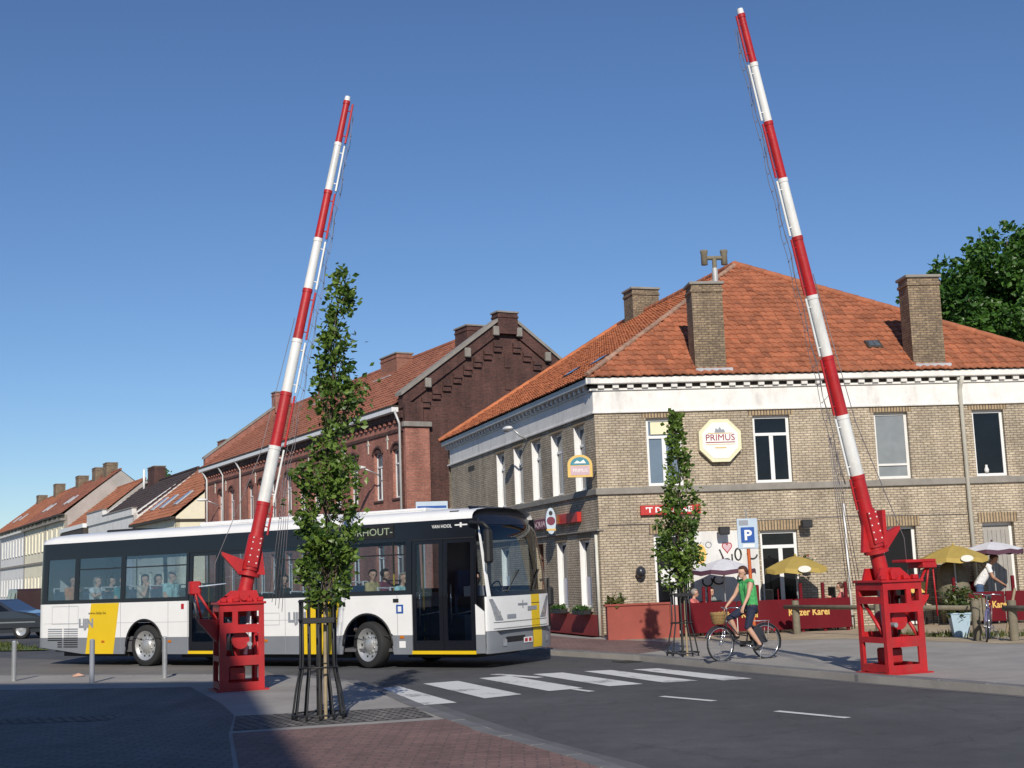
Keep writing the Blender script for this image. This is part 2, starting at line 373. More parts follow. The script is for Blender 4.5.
        for q in range(rings-1):
            for i in range(n): fs.append((1+q*n+i, 1+q*n+(i+1) % n, 1+(q+1)*n+(i+1) % n, 1+(q+1)*n+i))
        fs += [(L, 1+(rings-1)*n+i, 1+(rings-1)*n+(i+1) % n) for i in range(n)]
        s.smooth, old = True, s.smooth; s.add(vs, fs); s.smooth = old; return s
    def prism(s, poly, y0, y1, plane='XZ'):
        """polygon in a plane, extruded along the third axis"""
        n = len(poly)
        def P(p, d): return (p[0], d, p[1]) if plane == 'XZ' else ((p[0], p[1], d) if plane == 'XY' else (d, p[0], p[1]))
        vs = [P(p, y0) for p in poly]+[P(p, y1) for p in poly]
        ar = sum(poly[i][0]*poly[(i+1) % n][1]-poly[(i+1) % n][0]*poly[i][1] for i in range(n))
        flip = (ar > 0) != (plane == 'XZ')
        fs = [tuple(range(n)), tuple(range(2*n-1, n-1, -1))]+[(i, n+i, n+(i+1) % n, (i+1) % n) for i in range(n)]
        if flip: fs = [f[::-1] for f in fs]
        return s.add(vs, fs)
    def plate(s, x0, x1, z0, z1, holes, y0=0, y1=.1):
        """upright plate in XZ with rectangular openings (x0,x1,z0,z1)"""
        xs = sorted({x0, x1, *[min(max(h[i], x0), x1) for h in holes for i in (0, 1)]})
        zs = sorted({z0, z1, *[min(max(h[i], z0), z1) for h in holes for i in (2, 3)]})
        nx, nz = len(xs)-1, len(zs)-1
        def solid(i, k):
            if i < 0 or k < 0 or i >= nx or k >= nz: return False
            cx, cz = (xs[i]+xs[i+1])/2, (zs[k]+zs[k+1])/2
            return not any(h[0] < cx < h[1] and h[2] < cz < h[3] for h in holes)
        for i in range(nx):
            for k in range(nz):
                if not solid(i, k): continue
                a, b, c, d = xs[i], xs[i+1], zs[k], zs[k+1]
                s.add([(a, y0, c), (b, y0, c), (b, y0, d), (a, y0, d)], [(0, 1, 2, 3)])
                s.add([(a, y1, c), (b, y1, c), (b, y1, d), (a, y1, d)], [(3, 2, 1, 0)])
                if not solid(i-1, k): s.add([(a, y0, c), (a, y0, d), (a, y1, d), (a, y1, c)], [(0, 1, 2, 3)])
                if not solid(i+1, k): s.add([(b, y0, c), (b, y1, c), (b, y1, d), (b, y0, d)], [(0, 1, 2, 3)])
                if not solid(i, k-1): s.add([(a, y0, c), (a, y1, c), (b, y1, c), (b, y0, c)], [(0, 1, 2, 3)])
                if not solid(i, k+1): s.add([(a, y0, d), (b, y0, d), (b, y1, d), (a, y1, d)], [(0, 1, 2, 3)])
        return s
    def mesh(s, name):
        me = bpy.data.meshes.new(name); me.from_pydata(s.v, [], s.f)
        nf = len(s.f)
        me.polygons.foreach_set('material_index', s.mi); me.polygons.foreach_set('use_smooth', s.sm)
        if any(t != 1.0 for t in s.t):
            a = me.attributes.new('tint', 'FLOAT', 'FACE'); a.data.foreach_set('value', s.t)
        uv = me.uv_layers.new(name='uv')
        V = np.array(s.v, dtype=np.float64)
        nl = len(me.loops); li = np.zeros(nl, dtype=np.int32); me.loops.foreach_get('vertex_index', li)
        nor = np.zeros(nf*3); me.polygons.foreach_get('normal', nor); nor = nor.reshape(-1, 3)
        lt = np.zeros(nf, dtype=np.int32); me.polygons.foreach_get('loop_total', lt)
        ln = np.repeat(nor, lt, axis=0); P = V[li]
        flat = np.abs(ln[:, 2]) > .8
        h = np.hypot(ln[:, 0], ln[:, 1])+1e-9
        tx, ty = -ln[:, 1]/h, ln[:, 0]/h
        U = np.where(flat, P[:, 0], P[:, 0]*tx+P[:, 1]*ty); W = np.where(flat, P[:, 1], P[:, 2])
        uv.data.foreach_set('uv', np.stack([U, W], 1).ravel())
        me.update(); return me
    def build(s, name, mat, parent=None, loc=(0, 0, 0), rz=0):
        me = s.mesh(name)
        for x in (mat if isinstance(mat, (list, tuple)) else [mat]): me.materials.append(MATS[x])
        return link(name, me, parent, loc, rz)
def link(name, me, parent=None, loc=(0, 0, 0), rz=0):
    o = bpy.data.objects.new(name, me); COL.objects.link(o)
    o.parent = parent; o.location = loc; o.rotation_euler = (0, 0, rz) if isinstance(rz, (int, float)) else rz
    return o
def tag(o, label=None, cat=None, group=None, kind=None):
    if label: o['label'] = label
    if cat: o['category'] = cat
    if group: o['group'] = group
    if kind: o['kind'] = kind
    return o
def thing(name, label, cat, loc=(0, 0, 0), rz=0, group=None):
    return tag(link(name, None, None, loc, rz), label, cat, group)
def dup(o, parent=None):
    c = o.copy(); COL.objects.link(c); c.parent = parent
    for ch in list(o.children): dup(ch, c)
    return c
def text(name, body, size, mat, parent, loc, rot, depth=.004, sx=1.0, align='LEFT', bold=0.0):
    cu = bpy.data.curves.new(name, 'FONT'); cu.body = body; cu.size = size; cu.extrude = depth; cu.align_x = align; cu.offset = bold; cu.resolution_u = 3
    t = bpy.data.objects.new(name, cu); COL.objects.link(t)
    dg = bpy.context.evaluated_depsgraph_get(); me = bpy.data.meshes.new_from_object(t.evaluated_get(dg))
    bpy.data.objects.remove(t); me.name = name; me.materials.clear(); me.materials.append(MATS[mat])
    o = bpy.data.objects.new(name, me); COL.objects.link(o); o.parent = parent; o.location = loc; o.rotation_euler = rot; o.scale = (sx, 1, 1)
    return o
FR = (PI/2, 0, 0)            # lettering upright on an XZ face seen from -Y
def struct(mb, name, mat): return tag(mb.build(name, mat), kind='structure')
def sheet(name, poly, z, mat, drop=0):
    m = MB()
    if drop: m.prism(poly, z-drop, z, 'XY')
    else:
        ar = sum(poly[i][0]*poly[(i+1) % len(poly)][1]-poly[(i+1) % len(poly)][0]*poly[i][1] for i in range(len(poly)))
        pl = poly if ar > 0 else poly[::-1]
        m.add([(x, y, z) for x, y in pl], [tuple(range(len(pl)))])
    return struct(m, name, mat)
def inpoly(x, y, P):
    c = False; n = len(P)
    for i in range(n):
        x1, y1 = P[i]; x2, y2 = P[i-1]
        if (y1 > y) != (y2 > y) and x < (x2-x1)*(y-y1)/(y2-y1)+x1: c = not c
    return c
def tiles(pts, tw=.25, th=.32, rnd=.22, base=.02):
    """pantile covering of a planar slope; pts[0]-pts[1] is the eave"""
    mb = MB(); P = [Vector(p) for p in pts]
    u = (P[1]-P[0]).normalized(); nrm = u.cross(P[2]-P[0]).normalized()
    if nrm.z < 0: nrm = -nrm
    v = nrm.cross(u)
    if v.z < 0: v = -v
    Q = [((p-P[0]).dot(u), (p-P[0]).dot(v)) for p in P]
    mb.add([p+nrm*base for p in P], [tuple(range(len(P))) if (u.cross(P[2]-P[0])).z > 0 else tuple(range(len(P)-1, -1, -1))])
    u0, u1 = min(q[0] for q in Q), max(q[0] for q in Q); v1 = max(q[1] for q in Q)
    flip = u.cross(v).dot(nrm) < 0
    k = 0
    while k*th < v1:
        x = u0
        while x < u1:
            if inpoly(x+tw/2, k*th+th*.5, Q):
                mb.tint = 1+random.uniform(-rnd, rnd*.8)*(1.5 if random.random() < .12 else 1)
                jl = random.uniform(-.008, .012)
                sec = [(0, .012), (.3, .042), (.62, .026), (1.0, .008)]
                vs = []
                for a, h in sec:
                    vs.append(P[0]+u*(x+a*tw)+v*(k*th-.03)+nrm*(h+.045+jl))
                for a, h in sec:
                    vs.append(P[0]+u*(x+a*tw)+v*(k*th+th)+nrm*(h+.012))
                for a, h in sec:
                    vs.append(P[0]+u*(x+a*tw)+v*(k*th-.03)+nrm*(h+.012+jl))
                fs = [(i, i+1, i+5, i+4) for i in range(3)]+[(i+1, i, i+8, i+9) for i in range(3)]
                if flip: fs = [f[::-1] for f in fs]
                mb.add(vs, fs)
            x += tw
        k += 1
    return mb
def leaves(mb, pts, size, seed=1, droop=.2):
    """small folded leaves at the given points (position, outward direction, tint)"""
    rnd = random.Random(seed)
    for p, out, t in pts:
        d = Vector((rnd.gauss(0, 1), rnd.gauss(0, 1), rnd.gauss(0, .7)-droop)); d = (d.normalized()+out*.7).normalized()
        s_ = d.cross(Vector((rnd.gauss(0, 1), rnd.gauss(0, 1), rnd.gauss(0, 1)))).normalized()
        n_ = d.cross(s_); L = size*rnd.uniform(.5, 1.45); W = L*rnd.uniform(.28, .42)
        mb.tint = max(0, min(1, t+rnd.uniform(-.25, .25)))
        if mb.tint == 1.0: mb.tint = .99
        mb.add([p, p+d*L*.5+s_*W+n_*L*.1, p+d*L, p+d*L*.5-s_*W+n_*L*.1, p+d*L*.5-n_*L*.04], [(0, 1, 4), (1, 2, 4), (2, 3, 4), (3, 0, 4)])

# ================================================================== ground, road, pavements
G0 = sheet('ground', [(-3000, -400), (3000, -400), (3000, 4000), (-3000, 4000)], -.03, 'earth')
KN = [(4.9, -3), (3.2, 3.0), (1.9, 7.2), (.54, 11.5), (-.25, 13.45), (-1.28, 16.65), (-1.80, 18.5), (-2.4, 20.3), (-3.4, 22.0), (-5.2, 23.3), (-9, 24.9), (-20, 29), (-60, 44)]
KF = [(12.4, 2), (8.2, 11.2), (5.94, 16), (4.82, 18.18), (3.66, 20.7), (2.14, 24.35), (.47, 27.09), (-.2, 28.6), (-.75, 31), (-1.7, 35), (-4.9, 45.5), (-6.8, 48.6), (-90, 202)]
road = sheet('road', [(-140, -60), (140, -60), (140, 260), (-140, 260)], 0, 'asphalt')
def fillet(P): return P
near_pav = sheet('near_pavement', KN+[(-60, -40), (4.9, -40)], .10, 'concrete', .14)
far_pav = sheet('far_pavement', KF+[(-60, 230), (120, 230), (120, 2)], .10, 'concrete', .14)
def offset_line(P, d):
    out = []
    for i, p in enumerate(P):
        a = Vector(P[max(i-1, 0)]); b = Vector(P[min(i+1, len(P)-1)]); t = (b-a).normalized()
        out.append((p[0]-t.y*d, p[1]+t.x*d))
    return out
def along(P, step):
    """points and headings at equal steps along a polyline"""
    out = []; acc = 0.0; nxt = 0.0
    for a, b in zip(P[:-1], P[1:]):
        a = Vector(a); b = Vector(b); L = (b-a).length
        while nxt <= acc+L:
            p = a+(b-a)*((nxt-acc)/L); out.append((p.x, p.y, math.atan2(b.y-a.y, b.x-a.x))); nxt += step
        acc += L
    return out
def kerbs(P, side, parent, step=.8, lim=None):
    km = MB().bbox(.006, step-.006, -.16, .0, -.05, .115, .012).mesh('kerb_stone') if side < 0 else MB().bbox(.006, step-.006, .0, .16, -.05, .115, .012).mesh('kerb_stone')
    km.materials.append(MATS['kerb_stone']); k = 0
    for x, y, a in along(P, step):
        if lim and not lim(x, y): continue
        o = link('kerb_stone', km, parent, (x, y, random.uniform(-.004, .004)), a+random.uniform(-.004, .004)); k += 1
kerbs(offset_line(KN, .02), 1, near_pav, .8, lambda x, y: y > 8 and x > -11)
kerbs(offset_line(KF, -.02), -1, far_pav, .8, lambda x, y: 11 < y < 46)
# flush concrete gutters on the road side
def band(name, P, d0, d1, z, mat, lim):
    A = [p for p in zip(offset_line(P, d0), offset_line(P, d1)) if lim(*p[0])]
    m = MB()
    for (a, b), (c, d) in zip(A[:-1], A[1:]): m.add([(*a, z), (*c, z), (*d, z), (*b, z)], [(0, 1, 2, 3)])
    for i in range(len(m.f)):
        f = m.f[i]; p = [Vector(m.v[j]) for j in f]
        if (p[1]-p[0]).cross(p[2]-p[0]).z < 0: m.f[i] = f[::-1]
    return struct(m, name, mat)
band('gutter', KN, -.42, -.02, .004, 'gutter', lambda x, y: y > -5 and x > -30)
band('gutter', KF, .02, .16, .004, 'gutter', lambda x, y: 2 <= y < 60)
# paving fields
sheet('paving', [(1.75, 7.0), (.38, 11.4), (-.45, 13.5), (-.85, 14.75), (-2.2, 14.35), (-3.05, 14.1), (-2.2, 10.5), (-1.2, 5)], .104, 'red_paver')
sheet('path', [(-1.0, 15.0), (-1.33, 16.2), (-3.4, 15.9), (-3.1, 14.35)], .105, 'grate_iron')
sheet('path', [(-1.25, 5), (-2.25, 10.5), (-3.09, 14.1), (-3.44, 16.0), (-3.95, 17.6), (-5.1, 20.6), (-12, 22.4), (-14, 5)], .104, 'shaded_grey_paver')  # field kept inside the block's shadow, which its darker tone reinforces
sheet('path', [(-4.9, 15.9), (-6.4, 15.9), (-6.4, 16.5), (-4.9, 16.5)], .108, 'grate_iron')
sheet('paving', [(.75, 27.2), (2.15, 24.85), (2.75, 25.6), (3.2, 28.3), (2.0, 30.1), (1.2, 31.6), (-.3, 36), (-1.2, 34.4), (-.5, 31), (.1, 28.7)], .104, 'red_paver')
sheet('terrace', [(3.3, 28.9), (4.6, 27.7), (6.6, 27.2), (7.7, 25.6), (8.6, 23.9), (30, 12), (30, 36), (14, 33.0), (2.2, 31.7), (2.1, 30.2)], .104, 'sand')
sheet('old_road_patch', [(-4.2, 23.4), (-9, 25.4), (-20, 29.6), (-34, 38), (-20, 40), (-9, 30), (-5.5, 27.2)], .004, 'asphalt_old')
sheet('verge', [(-13.0, 36.8), (-22, 40), (-26, 46), (-19.0, 46.5), (-16.0, 42)], .03, 'grass')
def grass_tufts():
    m = MB(); rn = random.Random(3); P = [(-13.0, 36.8), (-22, 40), (-26, 46), (-19.0, 46.5), (-16.0, 42)]
    k = 0
    while k < 2500:
        x, y = rn.uniform(-26, -12), rn.uniform(36.5, 46.5)
        if not inpoly(x, y, P): continue
        k += 1; a = rn.uniform(0, PI); h = rn.uniform(.04, .13); dx, dy = math.cos(a)*.03, math.sin(a)*.03
        m.tint = rn.uniform(.1, .9); m.add([(x-dx, y-dy, .03), (x+dx, y+dy, .03), (x+rn.uniform(-.04, .04), y+rn.uniform(-.04, .04), .03+h)], [(0, 1, 2)])
    return tag(m.build('grass', 'leaf_shrub'), 'strip of rough grass beyond the left end of the bus', 'grass', kind='stuff')
grass_tufts()
# weeds along the terrace edge
def weeds():
    m = MB(); rn = random.Random(5)
    for k in range(900):
        x = rn.uniform(7.2, 11.5); y = rn.gauss(27.2-(x-8)*.7, .35); a = rn.uniform(0, PI); h = rn.uniform(.03, .16); dx, dy = math.cos(a)*.02, math.sin(a)*.02
        m.tint = rn.uniform(.3, .95); m.add([(x-dx, y-dy, .1), (x+dx, y+dy, .1), (x+rn.uniform(-.06, .06), y+rn.uniform(-.06, .06), .1+h)], [(0, 1, 2)])
    return tag(m.build('weeds', 'leaf_shrub'), 'low weeds growing along the sandy edge of the terrace', 'weeds', kind='stuff')
weeds()
# painted markings
ZB = [[(-2.37, 20.19), (-1.87, 20.51), (-.87, 17.63), (-1.4, 17.43)], [(-1.55, 20.92), (-1.02, 21.22), (-.02, 18.5), (-.52, 18.1)],
      [(-.70, 21.62), (-.22, 21.88), (.86, 19.12), (.36, 18.85)], [(.17, 22.05), (.66, 22.2), (1.74, 19.45), (1.24, 19.28)],
      [(1.02, 22.3), (1.48, 22.35), (2.56, 19.68), (2.06, 19.54)], [(1.84, 22.3), (2.26, 22.35), (3.37, 19.72), (2.92, 19.56)]]
def mark(poly, i, nm='crossing_stripe'):
    m = MB(); ar = sum(poly[k][0]*poly[(k+1) % 4][1]-poly[(k+1) % 4][0]*poly[k][1] for k in range(4)); P = poly if ar > 0 else poly[::-1]
    m.add([(x, y, .006) for x, y in P], [(0, 1, 2, 3)]); m.build(nm, 'road_paint', road)
for i, q in enumerate(ZB): mark(q, i)
mark([(-.55, 22.3), (-.40, 22.45), (.35, 21.35), (.22, 21.25)], 0, 'lane_dash')
for (x0, y0), (x1, y1) in [((1.80, 17.50), (2.36, 16.66)), ((2.86, 15.28), (3.45, 14.38)), ((.72, 19.0), (.95, 18.55))]:
    d = Vector((x1-x0, y1-y0)).normalized()*.055
    mark([(x0-d.y, y0+d.x), (x0+d.y, y0-d.x), (x1+d.y, y1-d.x), (x1-d.y, y1+d.x)], 0, 'lane_dash')

for x, y, a in ((-.80, 14.6, R(-68)), (1.9, 24.2, R(-65))):
    d = MB(); d.plate(-.25, .25, -.18, .18, [(-.20+k*.08, -.16+k*.08, -.13, .13) for k in range(6)], 0, .012); o = d.build('drain_grate', 'guard_iron', road, (x, y, .012), (R(-90), 0, a))
# ================================================================== windows and doors for the buildings
def window(parent, x, z0, w_, h, loc, rz, kind='casement', pane='dark_pane', depth=.10, sill=True, fm='white_paint', sillm='stone', name='window'):
    """frame (part) with pane and sill (sub-parts); local x along the facade, facade plane y=0, outside is -y"""
    m = MB(); t = .07; y0, y1 = depth, depth+.06
    def bar(a, b, c, d, pr=0): m.box(a, b, y0-pr, y1, c, d)
    bar(0, t, 0, h); bar(w_-t, w_, 0, h); bar(t, w_-t, 0, t); bar(t, w_-t, h-t, h)
    if kind == 'casement':                                  # transom and two lights
        bar(t, w_-t, h*.70, h*.70+.07, .012); bar(w_/2-.05, w_/2+.05, t, h*.70, .006)
    elif kind == 'sash': bar(t, w_-t, h*.20, h*.20+.05, .01)
    elif kind == 'narrow': bar(t, w_-t, h*.68, h*.68+.06, .012); bar(w_/2-.025, w_/2+.025, t, h*.68, .004)
    elif kind == 'halfdoor': bar(t, w_-t, h*.82, h*.82+.08, .012); bar(w_*.55-.05, w_*.55+.05, t, h*.82, .006)
    ca, sa = math.cos(rz), math.sin(rz); L = (loc[0]+ca*x, loc[1]+sa*x, loc[2]+z0)
    o = m.build(name, fm, parent, L, rz)
    MB().box(t*.5, w_-t*.5, y0+.025, y0+.035, t*.5, h-t*.5).build('pane', pane, o)
    if sill: MB().bbox(-.06, w_+.06, -.05, depth+.02, -.09, -.004, .008).build('sill', sillm, o)
    return o
def lining(o, w_, h, depth):
    MB().box(.0, .022, .004, depth, 0, h).box(w_-.022, w_, .004, depth, 0, h).build('reveal_lining', 'white_paint', o)
def lintel(parent, x, z, w_, loc, rz, mat='header_brick', h=.22):
    ca, sa = math.cos(rz), math.sin(rz)
    return MB().box(-.1, w_+.1, -.006, .05, 0, h).build('lintel', mat, parent, (loc[0]+ca*x, loc[1]+sa*x, loc[2]+z), rz)
def chimney(parent, loc, rz, wx, wy, h, mat='chimney_brick', cap='stone', step=.05):
    o = MB().box(-wx/2, wx/2, -wy/2, wy/2, 0, h).build('chimney', mat, parent, loc, rz)
    MB().bbox(-wx/2-step, wx/2+step, -wy/2-step, wy/2+step, h-.003, h+.07, .01).build('chimney_cap', cap, o)
    MB().bbox(-wx/2-.03, wx/2+.03, -wy/2-.03, wy/2+.03, h-.2, h-.12, .008).build('chimney_band', mat, o)
    return o
def ridge_tiles(parent, a, b, mat, r=.11, n=None, name='ridge_tile'):
    a = Vector(a); b = Vector(b); L = (b-a).length; n = n or max(2, int(L/.45)); m = MB()
    for i in range(n):
        p = a+(b-a)*(i/n); q = a+(b-a)*((i+1.06)/n); m.tint = random.uniform(.8, 1.12); m.cyl(p, q, r, r*.9, 8)
    return m.build(name, mat, parent)

# ================================================================== the corner pub
PC = Vector((1.959, 31.53, .0)); AF, AS = .0935, 1.8675
eF = Vector((math.cos(AF), math.sin(AF), 0)); eS = Vector((math.cos(AS), math.sin(AS), 0))
LF, LS = 12.15, 14.55
EAVE = 6.26
pub = thing('corner_pub', 'two-storey tan brick corner pub with white band and orange tiled hipped roof', 'building', PC)
FW = ((0, 0, 0), AF); SW = (tuple(eS*LS), AS-PI)            # facade frames: x along the wall, outside is -y
def sx(t): return LS-t
# front wall
UPF = [(1.25, 2.12), (3.89, 4.81), (6.94, 7.80), (9.45, 10.26)]
front_holes = [(a, b, 3.62, 5.26) for a, b in UPF]+[(1.3, 2.15, .1, 2.46), (3.90, 4.82, .1, 2.46), (6.94, 7.79, .1, 2.46), (9.47, 10.28, .1, 2.48)]
MB().plate(0, LF, -.05, 5.43, front_holes, 0, .3).build('wall', 'pub_brick', pub, *FW)
UPS = [(.76, 1.55), (2.45, 3.36), (4.25, 5.08), (5.95, 6.80), (7.74, 8.60)]
side_holes = [(sx(b), sx(a), 3.62, 5.25) for a, b in UPS]+[(sx(1.47), sx(.70), .76, 2.42), (sx(3.22), sx(2.46), .73, 2.41), (sx(5.06), sx(4.34), .1, 2.42), (sx(8.4), sx(7.6), .9, 2.41), (sx(10.6), sx(9.6), .1, 2.42)]
MB().plate(.30, LS-.004, -.05, 5.43, side_holes, 0, .3).build('wall', 'pub_brick', pub, *SW)
# back and far walls
bk = MB(); a_, b_, c_ = eS*LS, eS*LS+eF*LF, eF*LF
for p, q in ((a_, b_), (b_, c_)):
    d = (q-p).normalized(); n_ = Vector((-d.y, d.x, 0))
    bk.add([(p.x, p.y, -.05), (q.x, q.y, -.05), (q.x, q.y, 6.2), (p.x, p.y, 6.2)], [(0, 1, 2, 3), (3, 2, 1, 0)])
bk.build('wall', 'pub_brick', pub)
# white band, dentils and cornice on both facades
for (fr, L, st) in ((FW, LF, 0), (SW, LS, .3)):
    loc, rz = fr
    white = 'old_white'
    MB().plate(st-.02 if st == 0 else st, L+(.0 if st == 0 else -.002), 5.43, 5.96, [], -.025, .28).build('band', white, pub, loc, rz)
    MB().bbox(-.04 if st == 0 else 0, L+(0 if st == 0 else .035), -.055, .2, 5.40, 5.455, .008).build('band_moulding', white, pub, loc, rz)
    dm = MB().box(0, .15, -.13, 0, 0, .10).mesh('dentil'); dm.materials.append(MATS[white])
    n = int(L/.36)
    cw = MB().bbox(-.2 if st == 0 else -.2, L+(.2 if st == 0 else .18), -.20, .2, 6.10, 6.26, .015)
    cw.box(-.1 if st == 0 else 0, L+(.1 if st == 0 else .08), -.07, .2, 5.955, 6.0)
    co = cw.build('cornice', 'old_white' if st == 0 else 'zinc', pub, loc, rz)
    MB().box(-.05 if st == 0 else 0, L+(.05 if st == 0 else .0), -.05, .2, 6.0, 6.10).build('cornice_shade', 'dark_wood', pub, loc, rz)  # dark strip between the dentils: the cornice's shadow put into colour
    for i in range(n):
        o = link('dentil', dm, co, (.1+i*.36, 0, 6.0), 0)
# string course
MB().bbox(-.05, LF, -.06, .1, 3.44, 3.60, .012).build('string_course', 'stone', pub, *FW)
MB().bbox(.0, LS+.04, -.06, .1, 3.45, 3.595, .012).build('string_course', 'stone', pub, *SW)
MB().bbox(sx(11.6), LS+.045, -.075, .1, 2.585, 2.62, .008).build('moulding', 'stone', pub, *SW)
# red plinth on the side wall
MB().plate(4, LS-.12, .1, .60, [(sx(5.06), sx(4.34), 0, 2.)], -.03, .1).build('plinth', 'plinth_red', pub, *SW)
MB().plate(4, LS-.0, .02, .1, [], -.30, .1).build('step', 'concrete', pub, *SW)
# upper windows, front
for (a, b), kind, pane in zip(UPF, ('casement', 'casement', 'sash', 'single'), ('blue_pane', 'dark_pane', 'curtain_pane', 'dark_pane')):
    o = window(pub, a, 3.62, b-a, 1.64, *FW, kind=kind, pane=pane, fm='white_paint' if kind != 'sash' else 'white_plaster'); lintel(pub, a, 5.265, b-a, *FW, h=.125)
    if pane == 'blue_pane': MB().box(.12, .62, .085, .095, 1.25, 1.55).build('poster', 'sign_cream', o)
    if kind == 'single': MB().lathe([(0, 0), (.05, .01), (.06, .08), (.03, .16), (.035, .2)], 10, 'Z', (.3, .1, .08)).build('ornament', 'white_paint', o)
# ground floor, front
o = window(pub, 1.3, .1, .85, 2.36, *FW, kind='halfdoor', pane='dark_pane', sill=False, name='door'); MB().box(.15, .42, .095, .105, 1.15, 1.55).build('notice', 'sign_white', o)
window(pub, 3.90, .1, .92, 2.36, *FW, kind='halfdoor', pane='dark_pane', sill=False, name='door')
o = window(pub, 6.94, .1, .85, 2.36, *FW, kind='single', pane='black_void', sill=False, name='door', depth=.14)  # open doorway: black matte sheet stands for the unlit interior
o = window(pub, 9.47, .1, .81, 2.38, *FW, kind='single', pane='grey_shutter', sill=False, name='door', depth=.16)
for k in range(6): MB().box(.08+k*.112, .08+k*.112+.104, .155, .182, .08, 2.2).build('slat', 'grey_shutter', o)
for a, b in ((3.90, 4.82), (6.94, 7.79), (9.47, 10.28), (1.3, 2.15)): lintel(pub, a, 2.465 if a < 9 else 2.485, b-a, *FW, h=.24)
# painted white patch of wall with its brush lettering and heart
wp = MB().box(2.22, 3.84, -.012, .05, .1, 2.49).build('painted_wall_patch', 'white_plaster', pub, *FW)
def stroke(pts, r=.022): return MB().tube([(x, -.014, z) for x, z in pts], r, 5)
def arc(cx, cz, rx, rz_, a0, a1, n=12): return [(cx+rx*math.cos(R(a0+(a1-a0)*i/n)), cz+rz_*math.sin(R(a0+(a1-a0)*i/n))) for i in range(n+1)]
for pts in (arc(2.55, 1.30, .12, .11, 150, 400), arc(2.83, 1.33, .13, .10, 130, 410), [(2.88, 2.05), (2.97, 1.82)], arc(3.05, 1.72, .09, .10, 0, 180), [(3.18, 1.93), (3.18, 1.74)],
            arc(3.33, 1.92, .075, .14, 0, 360), arc(3.68, 1.92, .12, .12, 170, 350), arc(3.35, 1.35, .06, .08, 0, 360), [(3.62, 1.5), (3.62, 1.2), (3.55, 1.2)]):
    stroke(pts).build('brush_lettering', 'guard_iron', wp)
hp = [(.11*1.05*math.sin(t)**3+3.07, .0085*(13*math.cos(t)-5*math.cos(2*t)-2*math.cos(3*t)-math.cos(4*t))+2.10) for t in [2*PI*i/24 for i in range(24)]]
MB().prism(hp, -.017, -.012).build('painted_heart', 'sign_pink', wp)
MB().tube([(x, -.018, z) for x, z in hp], .012, 5, True).build('heart_outline', 'tail_red', wp)
MB().prism(arc(2.42, 1.95, .14, .24, 0, 345, 15), -.016, -.012).build('painted_shape', 'sign_yellow', wp)
stroke(arc(2.62, 2.17, .07, .07, 0, 360), .012).build('brush_lettering', 'mark_grey', wp)
# side windows and doors
for a, b in UPS:
    lining(window(pub, sx(b), 3.62, b-a, 1.63, *SW, kind='narrow', pane='net_pane', depth=.14), b-a, 1.63, .14); lintel(pub, sx(b), 5.255, b-a, *SW, h=.13)
MB().box(sx(11.85), sx(11.2), .0-.004, .05, 4.08, 5.0).build('blind_window', 'pub_brick', pub, *SW)
MB().box(sx(11.9), sx(11.15), -.012, .05, 5.0, 5.16).build('lintel', 'dark_wood', pub, *SW)
for a, b, z0, z1 in ((.70, 1.47, .76, 2.42), (2.46, 3.22, .73, 2.41), (7.6, 8.4, .9, 2.41)):
    o = window(pub, sx(b), z0, b-a, z1-z0, *SW, kind='single', pane='dark_pane', depth=.12); lintel(pub, sx(b), z1+.005, b-a, *SW, h=.2)
    MB().box(.08, b-a-.08, .125, .135, .08, (z1-z0)*.45).build('curtain', 'canopy_white', o); lining(o, b-a, z1-z0, .12)
for a, b, mt in ((4.34, 5.06, 'brown_door'), (9.6, 10.6, 'dark_wood')):
    window(pub, sx(b), .1, b-a, 2.32, *SW, kind='halfdoor', pane=mt, fm=mt, sill=False, name='door', depth=.15)
# roof
OV = .22
def P3(f, s, z): v = eF*f+eS*s; return Vector((v.x, v.y, z))
c0, c1, c2, c3 = P3(-OV, -OV, EAVE), P3(LF+OV, -OV, EAVE), P3(LF+OV, LS+OV, EAVE), P3(-OV, LS+OV, EAVE)
r0, r1 = P3(6.08, 5.05, 10.15), P3(6.08, 14.55-.3, 10.15)
roof = MB().add([c0, c1, c2, c3, r0, r1], [(0, 1, 4), (1, 2, 5, 4), (2, 3, 5), (3, 0, 4, 5)]).build('roof', 'pub_roof', pub)
tag(tiles([c0, c1, r0], .19, .26, .24).build('roof_tiles', 'pub_roof', roof), kind='stuff')
tag(tiles([c3, c0, r0, r1], .19, .26, .18).build('roof_tiles', 'pub_roof_side', roof), kind='stuff')
tag(tiles([c2, c3, r1], .19, .26, .18).build('roof_tiles', 'pub_roof_side', roof), kind='stuff')
up = Vector((0, 0, .06))
ridge_tiles(roof, c0+up, r0+up, 'hip_mortar', .075, name='hip_tile'); ridge_tiles(roof, c1+up, r0+up, 'pub_roof', .11, name='hip_tile'); ridge_tiles(roof, r0+up, r1+up, 'pub_roof', .12); ridge_tiles(roof, r1+up, c3+up, 'pub_roof_side', .11, name='hip_tile')
# chimneys
p = P3(2.97, .24, 6.27); chimney(roof, p, AF, .77, .60, 2.27); 
p = P3(8.50, .24, 6.27); chimney(roof, p, AF, .82, .60, 2.36)
for t in (2.97, 8.50):
    p = P3(t, -.10, 6.34); MB().bbox(-.46, .46, -.05, .30, -.08, .10, .01).build('flashing', 'lead', roof, p, AF)
    p = P3(t-.43, .2, 6.3); MB().tube([(0, -.2, .02), (0, .1, .28), (-.05, .35, .55)], .035, 5).build('flashing', 'lead', roof, p, AF)
p = P3(6.08, 12.1, 9.6); chimney(roof, p, AS, .8, .95, 1.35)
